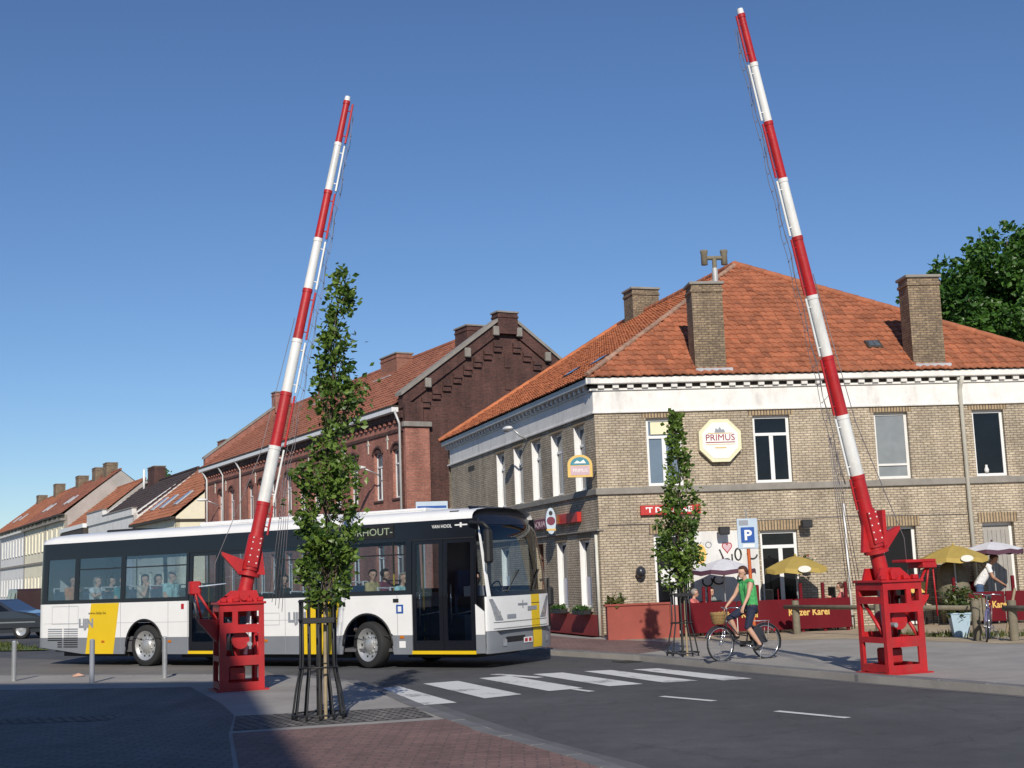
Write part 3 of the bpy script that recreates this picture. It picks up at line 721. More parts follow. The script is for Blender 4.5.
# small rooflights
def slope_pt(a, b, c, u_, v_): return a+(b-a)*u_+(c-a)*v_
nf = (c1-c0).cross(r0-c0).normalized(); q = P3(7.55, .85, 0); q.z = EAVE+(r0.z-EAVE)*(.85+OV)/(5.05+OV)
sk = MB().bbox(-.2, .2, -.18, .18, .03, .10, .015); ob = sk.build('rooflight', 'dark_wood', roof, q); ob.rotation_euler = nf.to_track_quat('Z', 'Y').to_euler()
MB().box(-.14, -.01, -.13, .13, .101, .108).build('pane', 'net_pane', ob); MB().box(.01, .14, -.13, .13, .101, .108).build('pane', 'net_pane', ob)
ns = (c0-c3).cross(r0-c3).normalized()
for (f, s_) in ((.9, 1.9), (1.0, 4.3)):
    q = P3(f, s_, EAVE+(r0.z-EAVE)*(f+OV)/(6.08+OV)); ob = MB().bbox(-.22, .22, -.34, .34, .03, .09, .015).build('rooflight', 'pub_roof', roof, q); ob.rotation_euler = (ns.to_track_quat('Z', 'X')).to_euler()
    MB().box(-.17, .17, -.28, .28, .091, .098).build('pane', 'dark_pane', ob)
# downpipes
MB().tube([(9.16, -.28, 6.08), (9.16, -.16, 5.9), (9.165, -.07, 5.75), (9.17, -.07, .15)], .05, 8).build('downpipe', 'pale_pipe', pub, *FW)
MB().tube([(6.0, -.05, 3.05), (6.02, -.05, .15)], .028, 6).build('conduit', 'white_paint', pub, *FW)
MB().tube([(LS-.1, -.06, 2.5), (LS-.08, -.06, .12)], .04, 8).build('downpipe', 'pale_pipe', pub, *SW)
cb = MB()
cb.tube([(.2, -.012, 2.72), (3, -.012, 2.70), (6, -.012, 2.74), (9.1, -.012, 2.70)], .008, 4).build('cable', 'wire', pub, *FW)
# things fixed to the pub walls: lamps, signs, baskets
def on_front(name, label, cat, t, z, out=.0, group=None):
    p = PC+eF*t+Vector((eF.y, -eF.x, 0))*out; return thing(name, label, cat, (p.x, p.y, z), AF, group)
def on_side(name, label, cat, t, z, out=.0, group=None):
    n_ = Vector((-.9563, -.2924, 0)); p = PC+eS*t+n_*out; return thing(name, label, cat, (p.x, p.y, z), AS-PI, group)
s = on_front('beer_sign', 'cream octagonal beer sign reading PRIMUS between two upper pub windows', 'sign', 3.02, 4.66, .0)
def octa(r): return [(r*math.cos(R(22.5+45*i)), r*math.sin(R(22.5+45*i))) for i in range(8)]
MB().prism(octa(.56), -.16, -.02).build('case', 'sign_cream', s)
MB().prism(octa(.47), -.167, -.16).build('face', 'sign_white', s)
text('lettering', 'PRIMUS', .215, 'sign_crimson', s, (0, -.171, .0), FR, .004, 1.03, 'CENTER', .0)
MB().box(-.36, .36, -.172, -.168, -.055, -.035).build('rule', 'sign_crimson', s); MB().box(-.36, .36, -.172, -.168, -.10, -.09).build('rule', 'gold', s); MB().box(-.14, .14, -.172, -.168, -.19, -.165).build('small_print', 'gold', s)
MB().prism([(-.13, .19), (-.10, .30), (-.04, .26), (0, .33), (.04, .26), (.10, .27), (.13, .19)], -.172, -.168).build('emblem', 'mark_grey', s)
MB().box(-.3, .3, -.172, -.168, .165, .18).build('rule', 'gold', s)
MB().box(-.03, .03, -.03, .03, -.5, .5).build('bracket', 'guard_iron', s)
s = on_front('name_board', "red name board with white letters 'T DOUANE half hidden by the young tree", 'sign', 1.0, 2.92)
MB().bbox(0, 1.46, -.10, -.004, 0, .23, .008).build('case', 'sign_red', s)
text('lettering', "'T DOUANE", .175, 'sign_letter', s, (.12, -.103, .06), FR, .003, 1.22, 'LEFT', .006)
s = on_side('beer_sign', 'small yellow arched sign with teal top hanging on the pub side wall', 'sign', .28, 3.88, .0)
s.rotation_euler = (0, 0, AF)
ap = [(-.30, 0), (.30, 0), (.30, .30)]+arc(0, .30, .30, .24, 0, 180, 10)[1:]
MB().prism([(x-.35, z) for x, z in ap], -.30, -.18).build('case', 'sign_yellow', s)
MB().prism([(x*.78-.35, z*.8+.05) for x, z in ap if z >= .29], -.307, -.30).build('picture', 'sign_teal', s)
MB().box(-.58, -.12, -.306, -.30, .05, .27).build('print_panel', 'sign_pink', s)
text('lettering', 'PRIMUS', .12, 'sign_white', s, (-.35, -.309, .12), FR, .002, .9, 'CENTER')
MB().prism([(-.50, .33), (-.42, .40), (-.34, .36), (-.26, .42), (-.20, .33)], -.311, -.307).build('emblem', 'sign_white', s)
MB().box(-.1, .4, -.26, -.22, .1, .14).build('bracket', 'guard_iron', s)
s = on_side('name_board', 'dark purple board with pale letters on the pub side wall above the bus', 'sign', 5.75, 2.80)
MB().bbox(0, 2.1, -.12, -.004, 0, .27, .008).build('case', 'sign_purple', s)
text('lettering', 'MAQUA', .21, 'sign_pink', s, (2.0, -.123, .06), FR, .003, 1.75, 'RIGHT', .004)
s = on_side('beer_sign', 'narrow white oval beer sign sticking out from the pub side wall', 'sign', 2.70, 2.96)
s.rotation_euler = (0, 0, AF)
MB().prism(arc(-.30, 0, .13, .34, 0, 345, 23), -.06, .06).build('case', 'pale_blue', s); MB().prism(arc(-.30, 0, .11, .11, 0, 345, 15), -.066, -.06).build('badge', 'sign_purple', s)
MB().prism(arc(-.30, .20, .05, .06, 0, 345, 15), -.066, -.06).build('badge', 'guard_iron', s); MB().box(-.42, -.18, -.066, -.06, -.25, -.20).build('rule', 'gold', s); MB().box(-.1, .05, -.02, .02, -.02, .02).build('bracket', 'guard_iron', s)
s = on_side('light_box', 'plain bright red light box beside the oval sign on the pub side wall', 'sign', 2.86, 2.86)
MB().bbox(0, 1.65, -.12, -.004, 0, .25, .01).build('case', 'sign_red', s); MB().box(.02, .28, -.123, -.12, .02, .23).build('end_panel', 'amber', s); MB().box(1.1, 1.14, -.124, -.12, 0, .25).build('joint', 'barrier_red', s)
s = on_side('wall_lamp', 'white street lamp on a short arm at the pub eave', 'street lamp', 5.35, 5.35)
MB().tube([(0, 0, 0), (0, -.22, .10), (-.0, -.42, .28)], .03, 6).build('arm', 'steel', s)
lm = MB(); lm.ball((-.14, -.55, .32), (.33, .13, .075), 12, 6); lm.build('lamp_head', 'white_paint', s); MB().ball((-.20, -.56, .285), (.2, .09, .06), 10, 5).build('diffuser', 'curtain_pane', s)
def flood(t, z, label):
    s = on_front('flood_lamp', label, 'lamp', t, z, 0); MB().tube([(0, 0, 0), (0, -.18, .05)], .02, 6).build('arm', 'guard_iron', s)
    o = MB().bbox(-.13, .13, -.36, -.18, -.03, .16, .02).build('housing', 'guard_iron', s); MB().box(-.11, .11, -.34, -.2, -.036, -.03).build('glass', 'net_pane', s)
flood(4.98, 2.52, 'small black flood lamp right of the second pub door'); flood(2.95, 2.42, 'small black flood lamp over the white painted wall patch')
s = on_front('wall_lantern', 'round dark wall lantern left of the young tree', 'lamp', .92, 1.55)
MB().lathe([(0, 0), (.09, .03), (.13, .12), (.10, .22), (.03, .27), (0, .27)], 10, 'Z', (0, -.16, -.1)).build('globe', 'bike_dark', s); MB().box(-.03, .03, -.1, 0, -.04, .06).build('bracket', 'guard_iron', s)
s = on_front('hanging_basket', 'hanging flower basket beside the yellow parasol', 'basket', 4.95, 1.58)
MB().lathe([(0, -.10), (.10, -.06), (.15, .05)], 10, 'Z', (0, -.2, 0)).build('basket', 'dark_wood', s)
lv = MB(); rn = random.Random(8); leaves(lv, [(Vector((rn.gauss(0, .08), -.2+rn.gauss(0, .08), .08+rn.gauss(0, .07))), Vector((0, 0, .5)), rn.random()) for _ in range(160)], .07, 4); lv.build('plant', 'leaf_shrub', s)['kind'] = 'stuff'
fl = MB(); [fl.ball((rn.gauss(0, .09), -.22+rn.gauss(0, .07), .13+rn.gauss(0, .05)), .022, 6, 4) for _ in range(14)]; fl.build('flowers', 'tail_red', s)['kind'] = 'stuff'
for t, lab in ((1.08, 'window box under the ground-floor side window nearest the corner'), (2.84, 'window box under the ground-floor side window next to the brown door')):
    s = on_side('window_box', lab, 'planter', t, .64)
    MB().bbox(-.42, .42, -.26, -.06, -.04, .08, .015).build('trough', 'guard_iron', s)
    lv = MB(); leaves(lv, [(Vector((rn.uniform(-.4, .4), -.16+rn.gauss(0, .05), .1+rn.gauss(0, .03))), Vector((0, 0, .5)), rn.random()*.6) for _ in range(260)], .07, 4); lv.build('plant', 'leaf_big', s)['kind'] = 'stuff'

# ================================================================== red brick building and the row of houses beyond
PB = Vector((-4.2, 50.0, .1)); AB = 2.06735; AX = AB-PI
eB = Vector((math.cos(AB), math.sin(AB), 0)); nB = Vector((eB.y, -eB.x, 0))
def at_t(t, z=0, n=0): v = PB+eB*t+nB*n; return (v.x, v.y, z)
LB = 28.4; EB = 8.2; DB = 9.15; RB = 11.75
hall = thing('brick_hall', 'long dark red brick building with corbelled gable and arched windows', 'building', at_t(LB), AX)
def bx(t): return LB-t
tw_ = [.72, 2.6, 5.25, 7.2, 9.9, 11.8, 13.7, 16.0, 17.9, 19.65, 23.05, 25.15]
hh = [(bx(t+.43), bx(t-.43), 4.70, 6.62) for t in tw_]+[(bx(t+.43), bx(t-.43), 1.1, 3.0) for t in tw_]
MB().plate(0, LB, -.2, EB-.05, hh, 0, .3).build('wall', 'red_brick', hall)
for t in tw_:
    for z in (4.70, 1.1):
        o = window(hall, bx(t+.43), z, .86, 1.92, (0, 0, 0), 0, kind='narrow', pane='net_pane', sill=True, depth=.12, sillm='dark_red_brick')
        if z > 4: MB().tube([(bx(t)+.5*math.cos(R(a)), -.005, z+1.83+.30*math.sin(R(a))) for a in range(0, 181, 15)], .075, 5).build('window_arch', 'dark_red_brick', hall); MB().prism([(bx(t)+.42*math.cos(R(a)), z+1.88+.25*math.sin(R(a))) for a in range(0, 181, 15)], -.004, .05).build('arch_panel', 'dark_red_brick', hall)
# corbel courses under the eave, wall anchors, gutter
MB().box(0, LB, -.05, .02, 7.22, 7.34).build('string_course', 'dark_red_brick', hall)
MB().box(0, LB, -.10, .02, 7.72, 7.98).build('corbel_course', 'dark_red_brick', hall)
cm = MB().box(0, .18, -.09, 0, 0, .12).mesh('corbel'); cm.materials.append(MATS['red_brick'])
for i in range(int(LB/.5)): link('corbel', cm, hall, (.1+i*.5, 0, 7.58))
am = MB().box(-.03, .03, -.03, 0, -.3, .3).box(-.12, .12, -.031, -.001, .05, .11).mesh('wall_anchor'); am.materials.append(MATS['pale_pipe'])
for t in (1.6, 3.6, 6.2, 8.5, 10.8, 14.9, 16.9, 18.8, 21.4, 24.1, 26.2): link('wall_anchor', am, hall, (bx(t), 0, 6.95))
gt = MB(); gt.box(-.1, LB-.35, -.34, -.06, 7.98, 8.16); gt.build('gutter', 'white_paint', hall)
MB().box(-.1, LB-.35, -.36, -.04, 8.16, 8.24).build('gutter_lip', 'dark_wood', hall)
for t, r_ in ((.18, .05), (21.15, .05), (24.4, .045), (27.6, .06)):
    MB().tube([(bx(t)-(.0 if t < 20 else .25), -.3, 8.0), (bx(t), -.1, 7.5), (bx(t), -.09, .2)], r_, 7).build('downpipe', 'zinc', hall)
# gable end (faces the side street): own frame along +y of the hall, at x = LB
ga = [(0, -.2), (DB, -.2), (DB, EB), (DB/2+.42, RB-.05), (DB/2-.42, RB-.05), (0, EB)]
g = MB().prism([(p[0], p[1]) for p in ga], LB-.31, LB+.0, 'YZ').build('gable_wall', 'dark_red_brick', hall)  # the gable's shade is put into this darker brick colour
for s_ in (0, 1):
    Y = (lambda y: y) if s_ == 0 else (lambda y: DB-y)
    # raised verge: copings and stepped corbelling
    def quad(y0, z0, y1, z1, h, x0, x1):
        m = MB(); P = [(Y(y0), z0), (Y(y1), z1), (Y(y1), z1+h), (Y(y0), z0+h)]; return m.prism(P if s_ == 0 else P[::-1], x0, x1, 'YZ')
    sl_ = (RB+.05-8.55)/(DB/2-.1)
    quad(-.05, 8.10, DB/2-.42, 8.10+sl_*(DB/2-.37), .55, LB-.34, LB+.10).build('verge_wall', 'dark_red_brick', hall)
    quad(-.15, 8.56, DB/2-.40, 8.56+sl_*(DB/2-.25), .14, LB-.42, LB+.20).build('coping', 'stone', hall)
    for k in range(8):
        y = .75+k*.46; z = 8.10+sl_*(y)-.42
        a, b = sorted((Y(y), Y(y+.34))); MB().box(LB+.101, LB+.16, a, b, z+.10, z+.24).build('corbel', 'dark_red_brick', hall); MB().box(LB+.0, LB+.10, a, b, z-.10, z+.3).build('corbel', 'dark_red_brick', hall)
    for y in (1.0, 2.75, 4.05):
        z = 8.10+sl_*y+.22; a, b = sorted((Y(y-.13), Y(y+.13))); MB().bbox(LB+.10, LB+.24, a, b, z-.16, z+.22, .03).build('anchor_block', 'stone', hall)
    a, b = sorted((Y(-.02), Y(1.0)))
    MB().box(LB, LB+.16, a, b, -.2, 7.35).build('corner_pier', 'red_brick' if s_ == 0 else 'dark_red_brick', hall); MB().bbox(LB, LB+.26, a-.08, b+.08, 7.35, 7.55, .02).build('pier_cap', 'stone', hall)
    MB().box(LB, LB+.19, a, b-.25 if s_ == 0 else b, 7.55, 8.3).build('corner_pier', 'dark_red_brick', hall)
for y, z in ((DB/2, 10.2), (DB/2, 9.3)): MB().box(LB, LB+.05, y-.12, y+.12, z-.35, z+.25).build('pilaster', 'dark_red_brick', hall)
# far gable parapet
for s_ in (0, 1):
    Y = (lambda y: y) if s_ == 0 else (lambda y: DB-y)
    P = [(Y(-.05), 8.1), (Y(DB/2), 11.6), (Y(DB/2), 12.15), (Y(-.05), 8.75)]
    MB().prism(P if s_ == 0 else P[::-1], -.1, .25, 'YZ').build('verge_wall', 'red_brick', hall)
    P = [(Y(-.12), 8.751), (Y(DB/2), 12.151), (Y(DB/2), 12.27), (Y(-.12), 8.87)]; MB().prism(P if s_ == 0 else P[::-1], -.17, .3, 'YZ').build('coping', 'stone', hall)
MB().prism([(0, -.2), (DB, -.2), (DB, EB), (DB/2, RB), (0, EB)], .0, .2, 'YZ').build('wall', 'red_brick', hall)
MB().box(0, LB, DB-.2, DB, -.2, EB).build('wall', 'red_brick', hall)
hr = MB().add([(.2, -.3, EB), (LB-.33, -.3, EB), (LB-.33, DB+.3, EB), (.2, DB+.3, EB), (.2, DB/2, RB-.1), (LB-.33, DB/2, RB-.1)], [(0, 1, 5, 4), (2, 3, 4, 5)]).build('roof', 'red_roof', hall)
tag(tiles([(.2, -.3, EB), (LB-.33, -.3, EB), (LB-.33, DB/2, RB-.1), (.2, DB/2, RB-.1)], .26, .33, .12).build('roof_tiles', 'red_roof', hr), kind='stuff')
ridge_tiles(hr, (.2, DB/2, RB-.05), (LB-.33, DB/2, RB-.05), 'red_roof', .13)
for t, h, wx in ((9.8, .95, 1.9), (18.9, 1.0, 1.0)): chimney(hr, (bx(t), 4.0, 10.9), 0, wx, .8, h, 'orange_brick' if t < 12 else 'red_brick'); MB().bbox(bx(t)-wx/2-.1, bx(t)+wx/2+.1, 3.2, 3.62, 10.72, 10.82, .02).build('flashing', 'lead', hr)
chimney(hr, (bx(1.9), 3.9, 10.7), 0, 1.15, .8, 1.05, 'dark_red_brick'); chimney(hall, (LB-.05, DB/2, 11.2), 0, .55, .9, .85, 'dark_red_brick'); chimney(hall, (.1, DB/2, 11.5), 0, .7, 1.0, 1.2, 'red_brick')
def facade_lamp(t, z, label):
    p = at_t(t, z); s = thing('wall_lamp', label, 'street lamp', p, AX)
    MB().tube([(0, 0, -.1), (0, -.3, .05), (0, -.75, .22)], .03, 6).build('arm', 'steel', s); MB().ball((.0, -.95, .24), (.14, .34, .08), 10, 6).build('lamp_head', 'white_paint', s)
facade_lamp(2.35, 5.75, 'pale street lamp on the brick building, beside its pair of arched windows nearest the gable'); facade_lamp(25.4, 6.0, 'pale street lamp at the far left end of the brick building')
s = thing('street_sign', 'blue sign panel behind the bus roof in the side street', 'sign', (-2.9, 45.2, .1), .15)
MB().bbox(-.55, .55, -.03, .03, 3.82, 4.10, .01).build('panel', 'pale_blue', s); MB().box(-.5, .5, -.036, -.03, 3.87, 3.95).build('stripe', 'sign_blue', s); MB().cyl((-.3, 0, 0), (-.3, 0, 3.82), .03, n=8).build('pole', 'steel', s); MB().cyl((.3, 0, 0), (.3, 0, 3.82), .03, n=8).build('pole', 'steel', s)

def house(name, label, t0, t1, depth, eave, ridge, wall, roofm, n0=0, hip=False, win=(), ww=.8, wh=1.5, gable_mat=None, fm='white_paint', th=.42, tw=.34, oy=-.3):
    L = t1-t0; h = thing(name, label, 'building', at_t(t1, .1, n0), AX)
    holes = [(x-ww/2, x+ww/2, z, z+wh) for z, xs in win for x in xs]
    MB().plate(0, L, -.2, eave-.1, holes, 0, .25).build('wall', wall, h)
    gm = gable_mat or wall; D = depth
    poly = [(0, -.2), (D, -.2), (D, eave), (0, eave)] if hip else [(0, -.2), (D, -.2), (D, eave), (D/2, ridge), (0, eave)]
    MB().prism(poly, L-.0, L-.25, 'YZ').build('wall', gm, h); MB().prism(poly, 0.0, .25, 'YZ').build('wall', gm, h); MB().box(0, L, D-.2, D, -.2, eave).build('wall', wall, h)
    for z, xs in win:
        for x in xs: window(h, x-ww/2, z, ww, wh, (0, 0, 0), 0, kind='narrow', pane='net_pane', fm=fm, depth=.1)
    hp_ = D/2 if hip else 0.0
    A, B = (-.1, oy, eave), (L+.1, oy, eave); C_, D_ = (L+.1-hp_, D/2, ridge), (-.1, D/2, ridge)
    r_ = MB().add([A, B, C_, D_, (L+.1, D+.3, eave), (-.1, D+.3, eave)], [(0, 1, 2, 3), (4, 5, 3, 2)]+([(1, 4, 2)] if hip else [])).build('roof', roofm, h)
    tag(tiles([A, B, C_, D_], tw, th, .15).build('roof_tiles', roofm, r_), kind='stuff')
    if hip: tag(tiles([B, (L+.1, D+.3, eave), C_], tw, th, .15).build('roof_tiles', roofm, r_), kind='stuff'); ridge_tiles(r_, Vector(B)+up, Vector(C_)+up, roofm, .1, name='hip_tile')
    ridge_tiles(r_, Vector(D_)+up, Vector(C_)+up, roofm, .12)
    return h, r_, L
# low house with hipped end and three rooflights
h, r_, L = house('hipped_house', 'low house with orange hipped roof and three rooflights left of the brick building', 35.0, 46.6, 9.0, 5.75, 9.55, 'cream_plaster', 'orange_roof', hip=False, win=((1.0, (2, 5, 8.5)), (3.5, (2, 5, 8.5))))
MB().box(-.1, L+.1, -.36, -.1, 5.62, 5.76).build('gutter', 'dark_wood', h); MB().box(L, L+.08, -.1, 6, 5.45, 5.6).build('fascia', 'dark_wood', h)
slp = math.atan2(3.8, 4.8)
for x in (2.2, 4.9, 8.6):
    o = MB().bbox(-.45, .45, -.7, .7, .02, .12, .02).build('rooflight', 'lead', r_, (x, 1.25, 5.75+(1.55)*3.8/4.8+.06)); o.rotation_euler = (slp, 0, 0)
    MB().box(-.36, .36, -.6, .6, .121, .128).build('pane', 'blue_pane', o)
chimney(r_, (L-4.3, 4.5, 8.9), 0, 1.7, .9, 2.0, 'orange_brick')
# white parapet house with dark roof
h, r_, L = house('parapet_house', 'white walled house with stepped parapet and dark brown roof', 46.8, 63.2, 9.0, 6.6, 9.75, 'white_plaster', 'dark_roof', win=((1.0, (3, 6, 9, 13)),), oy=.3)
MB().box(6.2, L, -.12, .2, 6.5, 6.98).build('parapet', 'white_plaster', h); MB().box(0, 6.2, -.12, .2, 6.5, 7.45).build('parapet', 'white_plaster', h); MB().box(-.05, 6.25, -.18, .25, 7.451, 7.53).build('parapet_coping', 'stone', h); MB().box(6.251, L+.05, -.18, .25, 6.981, 7.05).build('parapet_coping', 'stone', h)
chimney(r_, (L-12.5, 4.5, 9.0), 0, 2.2, .9, 1.9, 'dark_red_brick'); MB().tube([(L-14.2, 3.9, 8.9), (L-14.2, 3.9, 10.9)], .09, 8).build('flue', 'white_paint', r_)
# low orange roofed house with white fascia
h, r_, L = house('fascia_house', 'low orange roofed house with white fascia board next to the cream terrace', 63.4, 73.9, 9.0, 6.5, 10.3, 'grey_render', 'orange_roof', win=((1.0, (2.5, 7)), (3.6, (2.5, 5, 7.5))))
MB().box(-.1, L+.1, -.42, -.1, 6.42, 6.75).build('fascia', 'white_paint', h); MB().box(-.1, L+.1, -.36, -.05, 5.9, 6.38).build('shop_front_board', 'dark_wood', h)
# cream terrace, three houses
for (t0, t1, wl, rm, lab, ch) in ((74.1, 84.5, 'cream_plaster', 'red_roof', 'cream terraced house with bare grey gable wall, nearest of the row', ((78.5, 2.0), (83.8, 2.0))),
                                  (84.6, 97.5, 'cream_plaster', 'red_roof', 'middle cream terraced house with cornice and orange roof', ((92.5, 1.9),)),
                                  (97.6, 122.0, 'white_plaster', 'orange_roof', 'farthest pale terraced house at the left edge of the picture', ((106.0, 2.2), (118.0, 1.6)))):
    n = int((t1-t0)/2.1); xs = [1.3+k*(t1-t0-2.6)/(n-1) for k in range(n)]
    h, r_, L = house('terraced_house', lab, t0, t1, 9.5, 8.15, 12.0, wl, rm, win=((5.2, xs), (1.0, xs)), ww=.75, wh=1.9, gable_mat='grey_render')
    MB().box(-.05, L+.05, -.35, .1, 7.55, 7.75).build('cornice', 'stone' if wl != 'white_plaster' else 'white_plaster', h); MB().box(-.05, L+.05, -.14, .1, 4.05, 4.25).build('string_course', 'stone', h)
    MB().box(-.02, L+.02, -.45, -.06, 8.0, 8.14).build('gutter', 'dark_wood', h)
    bmh = MB().box(-.12, .12, -.30, 0, 0, .4).mesh('bracket'); bmh.materials.append(MATS['cream_plaster'])
    for k in range(max(2, int(L/2.6))): link('bracket', bmh, h, (.4+k*2.6, 0, 7.76))
    for tc_, hc in ch: chimney(r_, (t1-tc_, 4.75, 11.5), 0, 1.7, 1.0, hc*.72, 'chimney_brick')
    for x in (L*.3, L*.5): 
        o = MB().bbox(-.4, .4, -.6, .6, .02, .12, .02).build('rooflight', 'lead', r_, (x, 1.6, 8.15+1.9*3.85/5.05+.06)); o.rotation_euler = (math.atan2(3.85, 5.05), 0, 0)
s = thing('shop_banner', 'tall blue banner sign hanging at the left edge of the picture', 'sign', (-25.85, 66.0, .1), -.3)
MB().bbox(-.75, -.05, -.04, .04, 2.7, 4.0, .01).build('panel', 'sign_blue', s); MB().cyl((0, 0, 0), (0, 0, 4.1), .04, n=8).build('pole', 'steel', s)
# the block behind the viewer whose shadow falls on the near pavement
SH = 16.0; off = Vector((-sun_dir.x, -sun_dir.y, 0))/math.tan(SUN_EL)/math.cos(SUN_EL)*SH
off = Vector((-sun_h.x, -sun_h.y, 0))*SH/math.tan(SUN_EL)
S0 = Vector((-4.45, 21.7, 0))-off
e1 = Vector((-4.46, 1.35, 0)).normalized(); e2 = Vector((2.6, -10, 0)).normalized()
pl_ = [S0, S0+e2*22, S0+e2*22+e1*40, S0+e1*40]
blk = thing('corner_block', 'tall brick block behind the viewer shading the near pavement', 'building', S0)
m = MB(); m.prism([((p-S0).x, (p-S0).y) for p in pl_], 0, SH-.3, 'XY'); m.build('wall', 'red_brick', blk)
m = MB(); m.prism([((p-S0).x*1.0, (p-S0).y*1.0) for p in pl_], SH-.299, SH, 'XY'); m.build('roof', 'stone', blk)
af_ = math.atan2(-e1.y, -e1.x)
for k in range(6):
    for z in (1.2, 4.6, 8.0, 11.4):
        p = e1*(3+k*3.6)+Vector((math.sin(af_), -math.cos(af_), 0))*-.0; MB().box(-.6, .6, .0, .06, 0, 1.9).build('window', 'dark_pane', blk, (p.x-.0, p.y+.03, z), af_)

# ================================================================== city bus
BX, BY, BA = -7.905, 28.006, -.5509
bus = thing('city_bus', 'white city bus with yellow stripes and dark window band behind the barriers', 'bus', (BX, BY, 0), BA)
bus.scale = (1, .88, 1)
BW = 2.5; T0, T1 = -3.45, 8.36
def zbot(t, base=.26):
    z = base+max(0, -1.9-t)*.10
    for c, r_ in ((0, .56), (5.92, .59)):
        if abs(t-c) < r_: z = max(z, .42+math.sqrt(max(0, r_*r_-(t-c)**2)))
    return z
def yside(t, z):
    y = max(0, z-1.3)*.045
    if t < -3.2: q = min(.25, -3.2-t); y += .25-math.sqrt(max(0, .0625-q*q))
    return y
def strip(mb, t0, t1, zlo, zhi, off=0, far=False, n=None, thick=.03):
    n = n or max(2, int((t1-t0)/.06)); lo = zlo if callable(zlo) else (lambda t: zlo); hi = zhi if callable(zhi) else (lambda t: zhi)
    vs = []
    for i in range(n+1):
        t = t0+(t1-t0)*i/n
        for z in (lo(t), max(hi(t), lo(t)+.001)):
            for d in (-off, thick):
                y = yside(t, z)+d; vs.append((t, BW-y if far else y, z))
    fs = []
    for i in range(n):
        a, b = i*4, i*4+4
        fs += [(a, b, b+2, a+2), (a+1, a+3, b+3, b+1), (a+2, b+2, b+3, a+3), (a, a+1, b+1, b)]
    fs += [(0, 2, 3, 1), (n*4, n*4+1, n*4+3, n*4+2)]
    if far: fs = [f[::-1] for f in fs]
    mb.add(vs, fs); return mb
ZS, ZW, ZG0, ZG1, ZT = .605, 1.335, 1.42, 2.31, 2.665
DM = (1.28, 2.95); DF = (6.95, 8.34)
for far in (False, True):
    for a, b in (((T0, DM[0]), (DM[1], DF[0])) if not far else ((T0, T1),)):
        strip(MB(), a, b, lambda t: max(ZS, zbot(t)), ZW, 0, far).build('side_panel', 'bus_white', bus)
        strip(MB(), a, b, lambda t: min(zbot(t), ZS-.004), ZS-.003, .002, far).build('skirt', 'bus_grey', bus)
    strip(MB(), T0, T1, ZG1, ZT, 0, far).build('window_band', 'bus_black', bus)
    for a, b in (((T0, DM[0]), (DM[1], DF[0])) if not far else ((T0, T1),)): strip(MB(), a, b, ZW+.002, ZG0, 0, far).build('window_band', 'bus_black', bus)
    WIN = [(-3.08, -2.20), (-2.06, -.74), (-.60, 1.20), (3.04, 3.66), (3.76, 5.26), (5.40, 6.82)] if not far else [(-3.0, -1.7), (-1.6, .1), (.2, 1.9), (2.0, 3.7), (3.8, 5.5), (5.6, 6.9), (7.0, 8.2)]
    edges = [T0]+[e for w_ in WIN for e in w_]+([DM[0], DM[1]] if not far else [])+[DF[0] if not far else T1]
    edges = sorted(edges)
    for a, b in WIN: strip(MB(), a, b, ZG0, ZG1, -.006, far, thick=.012).build('window', 'bus_glass', bus)
    gaps = []; cur = T0
    for a, b in sorted(WIN+([DM, DF] if not far else [])):
        if a-cur > .01: gaps.append((cur, a))
        cur = b
    if far: gaps.append((cur, T1))
    for a, b in gaps: strip(MB(), a, b, ZG0, ZG1, 0, far).build('window_pillar', 'bus_black', bus)
    # thin opening-light bars near the top of the windows
    if not far:
        for a, b in WIN[1:3]+WIN[4:]: strip(MB(), a, b, 2.06, 2.085, -.002, far).build('window_bar', 'bus_trim', bus)
for t in (-2.35, -.72, .70, 1.26, 3.30, 3.90, 5.22, 6.62): MB().box(t, t+.008, -.0035, .0, max(.27, zbot(t))+.01, ZW-.005).build('panel_seam', 'mark_grey', bus)
MB().box(T0+.3, 1.26, -.0035, 0, .91, .915).box(2.97, 5.2, -.0035, 0, .91, .915).build('panel_seam', 'mark_grey', bus)
# yellow stripes (thin film slightly proud of the panels)
for tl, tr in ((-1.80, -.93), (4.30, 5.11)):
    m = MB(); n = 8
    for i in range(n):
        za, zb_ = .262+(ZW-.265)*i/n, .262+(ZW-.265)*(i+1)/n
        sk = lambda z: (z-.26)*.155
        m.add([(tl+sk(za), -.005, za), (tr+sk(za), -.005, za), (tr+sk(zb_), -.005, zb_), (tl+sk(zb_), -.005, zb_)], [(0, 1, 2, 3)])
    m.build('stripe', 'bus_yellow', bus)
text('lettering', 'LIJN', .25, 'mark_grey', bus, (-2.02, -.0075, .83), FR, .001, 1.05, 'LEFT', .013); text('lettering', 'www.delijn.be', .085, 'bus_black', bus, (-1.72, -.0075, 1.10), FR, .001, 1.15)
text('lettering', 'LIJN', .25, 'mark_grey', bus, (3.98, -.0075, .88), FR, .001, 1.05, 'LEFT', .013); text('lettering', 'VAN HOOL', .085, 'bus_white', bus, (7.42, .050, 2.52), FR, .001, 1.0, 'LEFT', .001)
MB().box(7.93, 8.20, .045, .052, 2.545, 2.57).box(8.04, 8.08, .044, .052, 2.515, 2.60).build('emblem', 'bus_white', bus)
# destination display
dd = MB().box(5.30, 6.55, .036, .06, 2.385, 2.635).build('destination_display', 'guard_iron', bus); text('lettering', 'TORHOUT-', .185, 'led_green', dd, (5.36, .033, 2.45), FR, .001, 1.22)
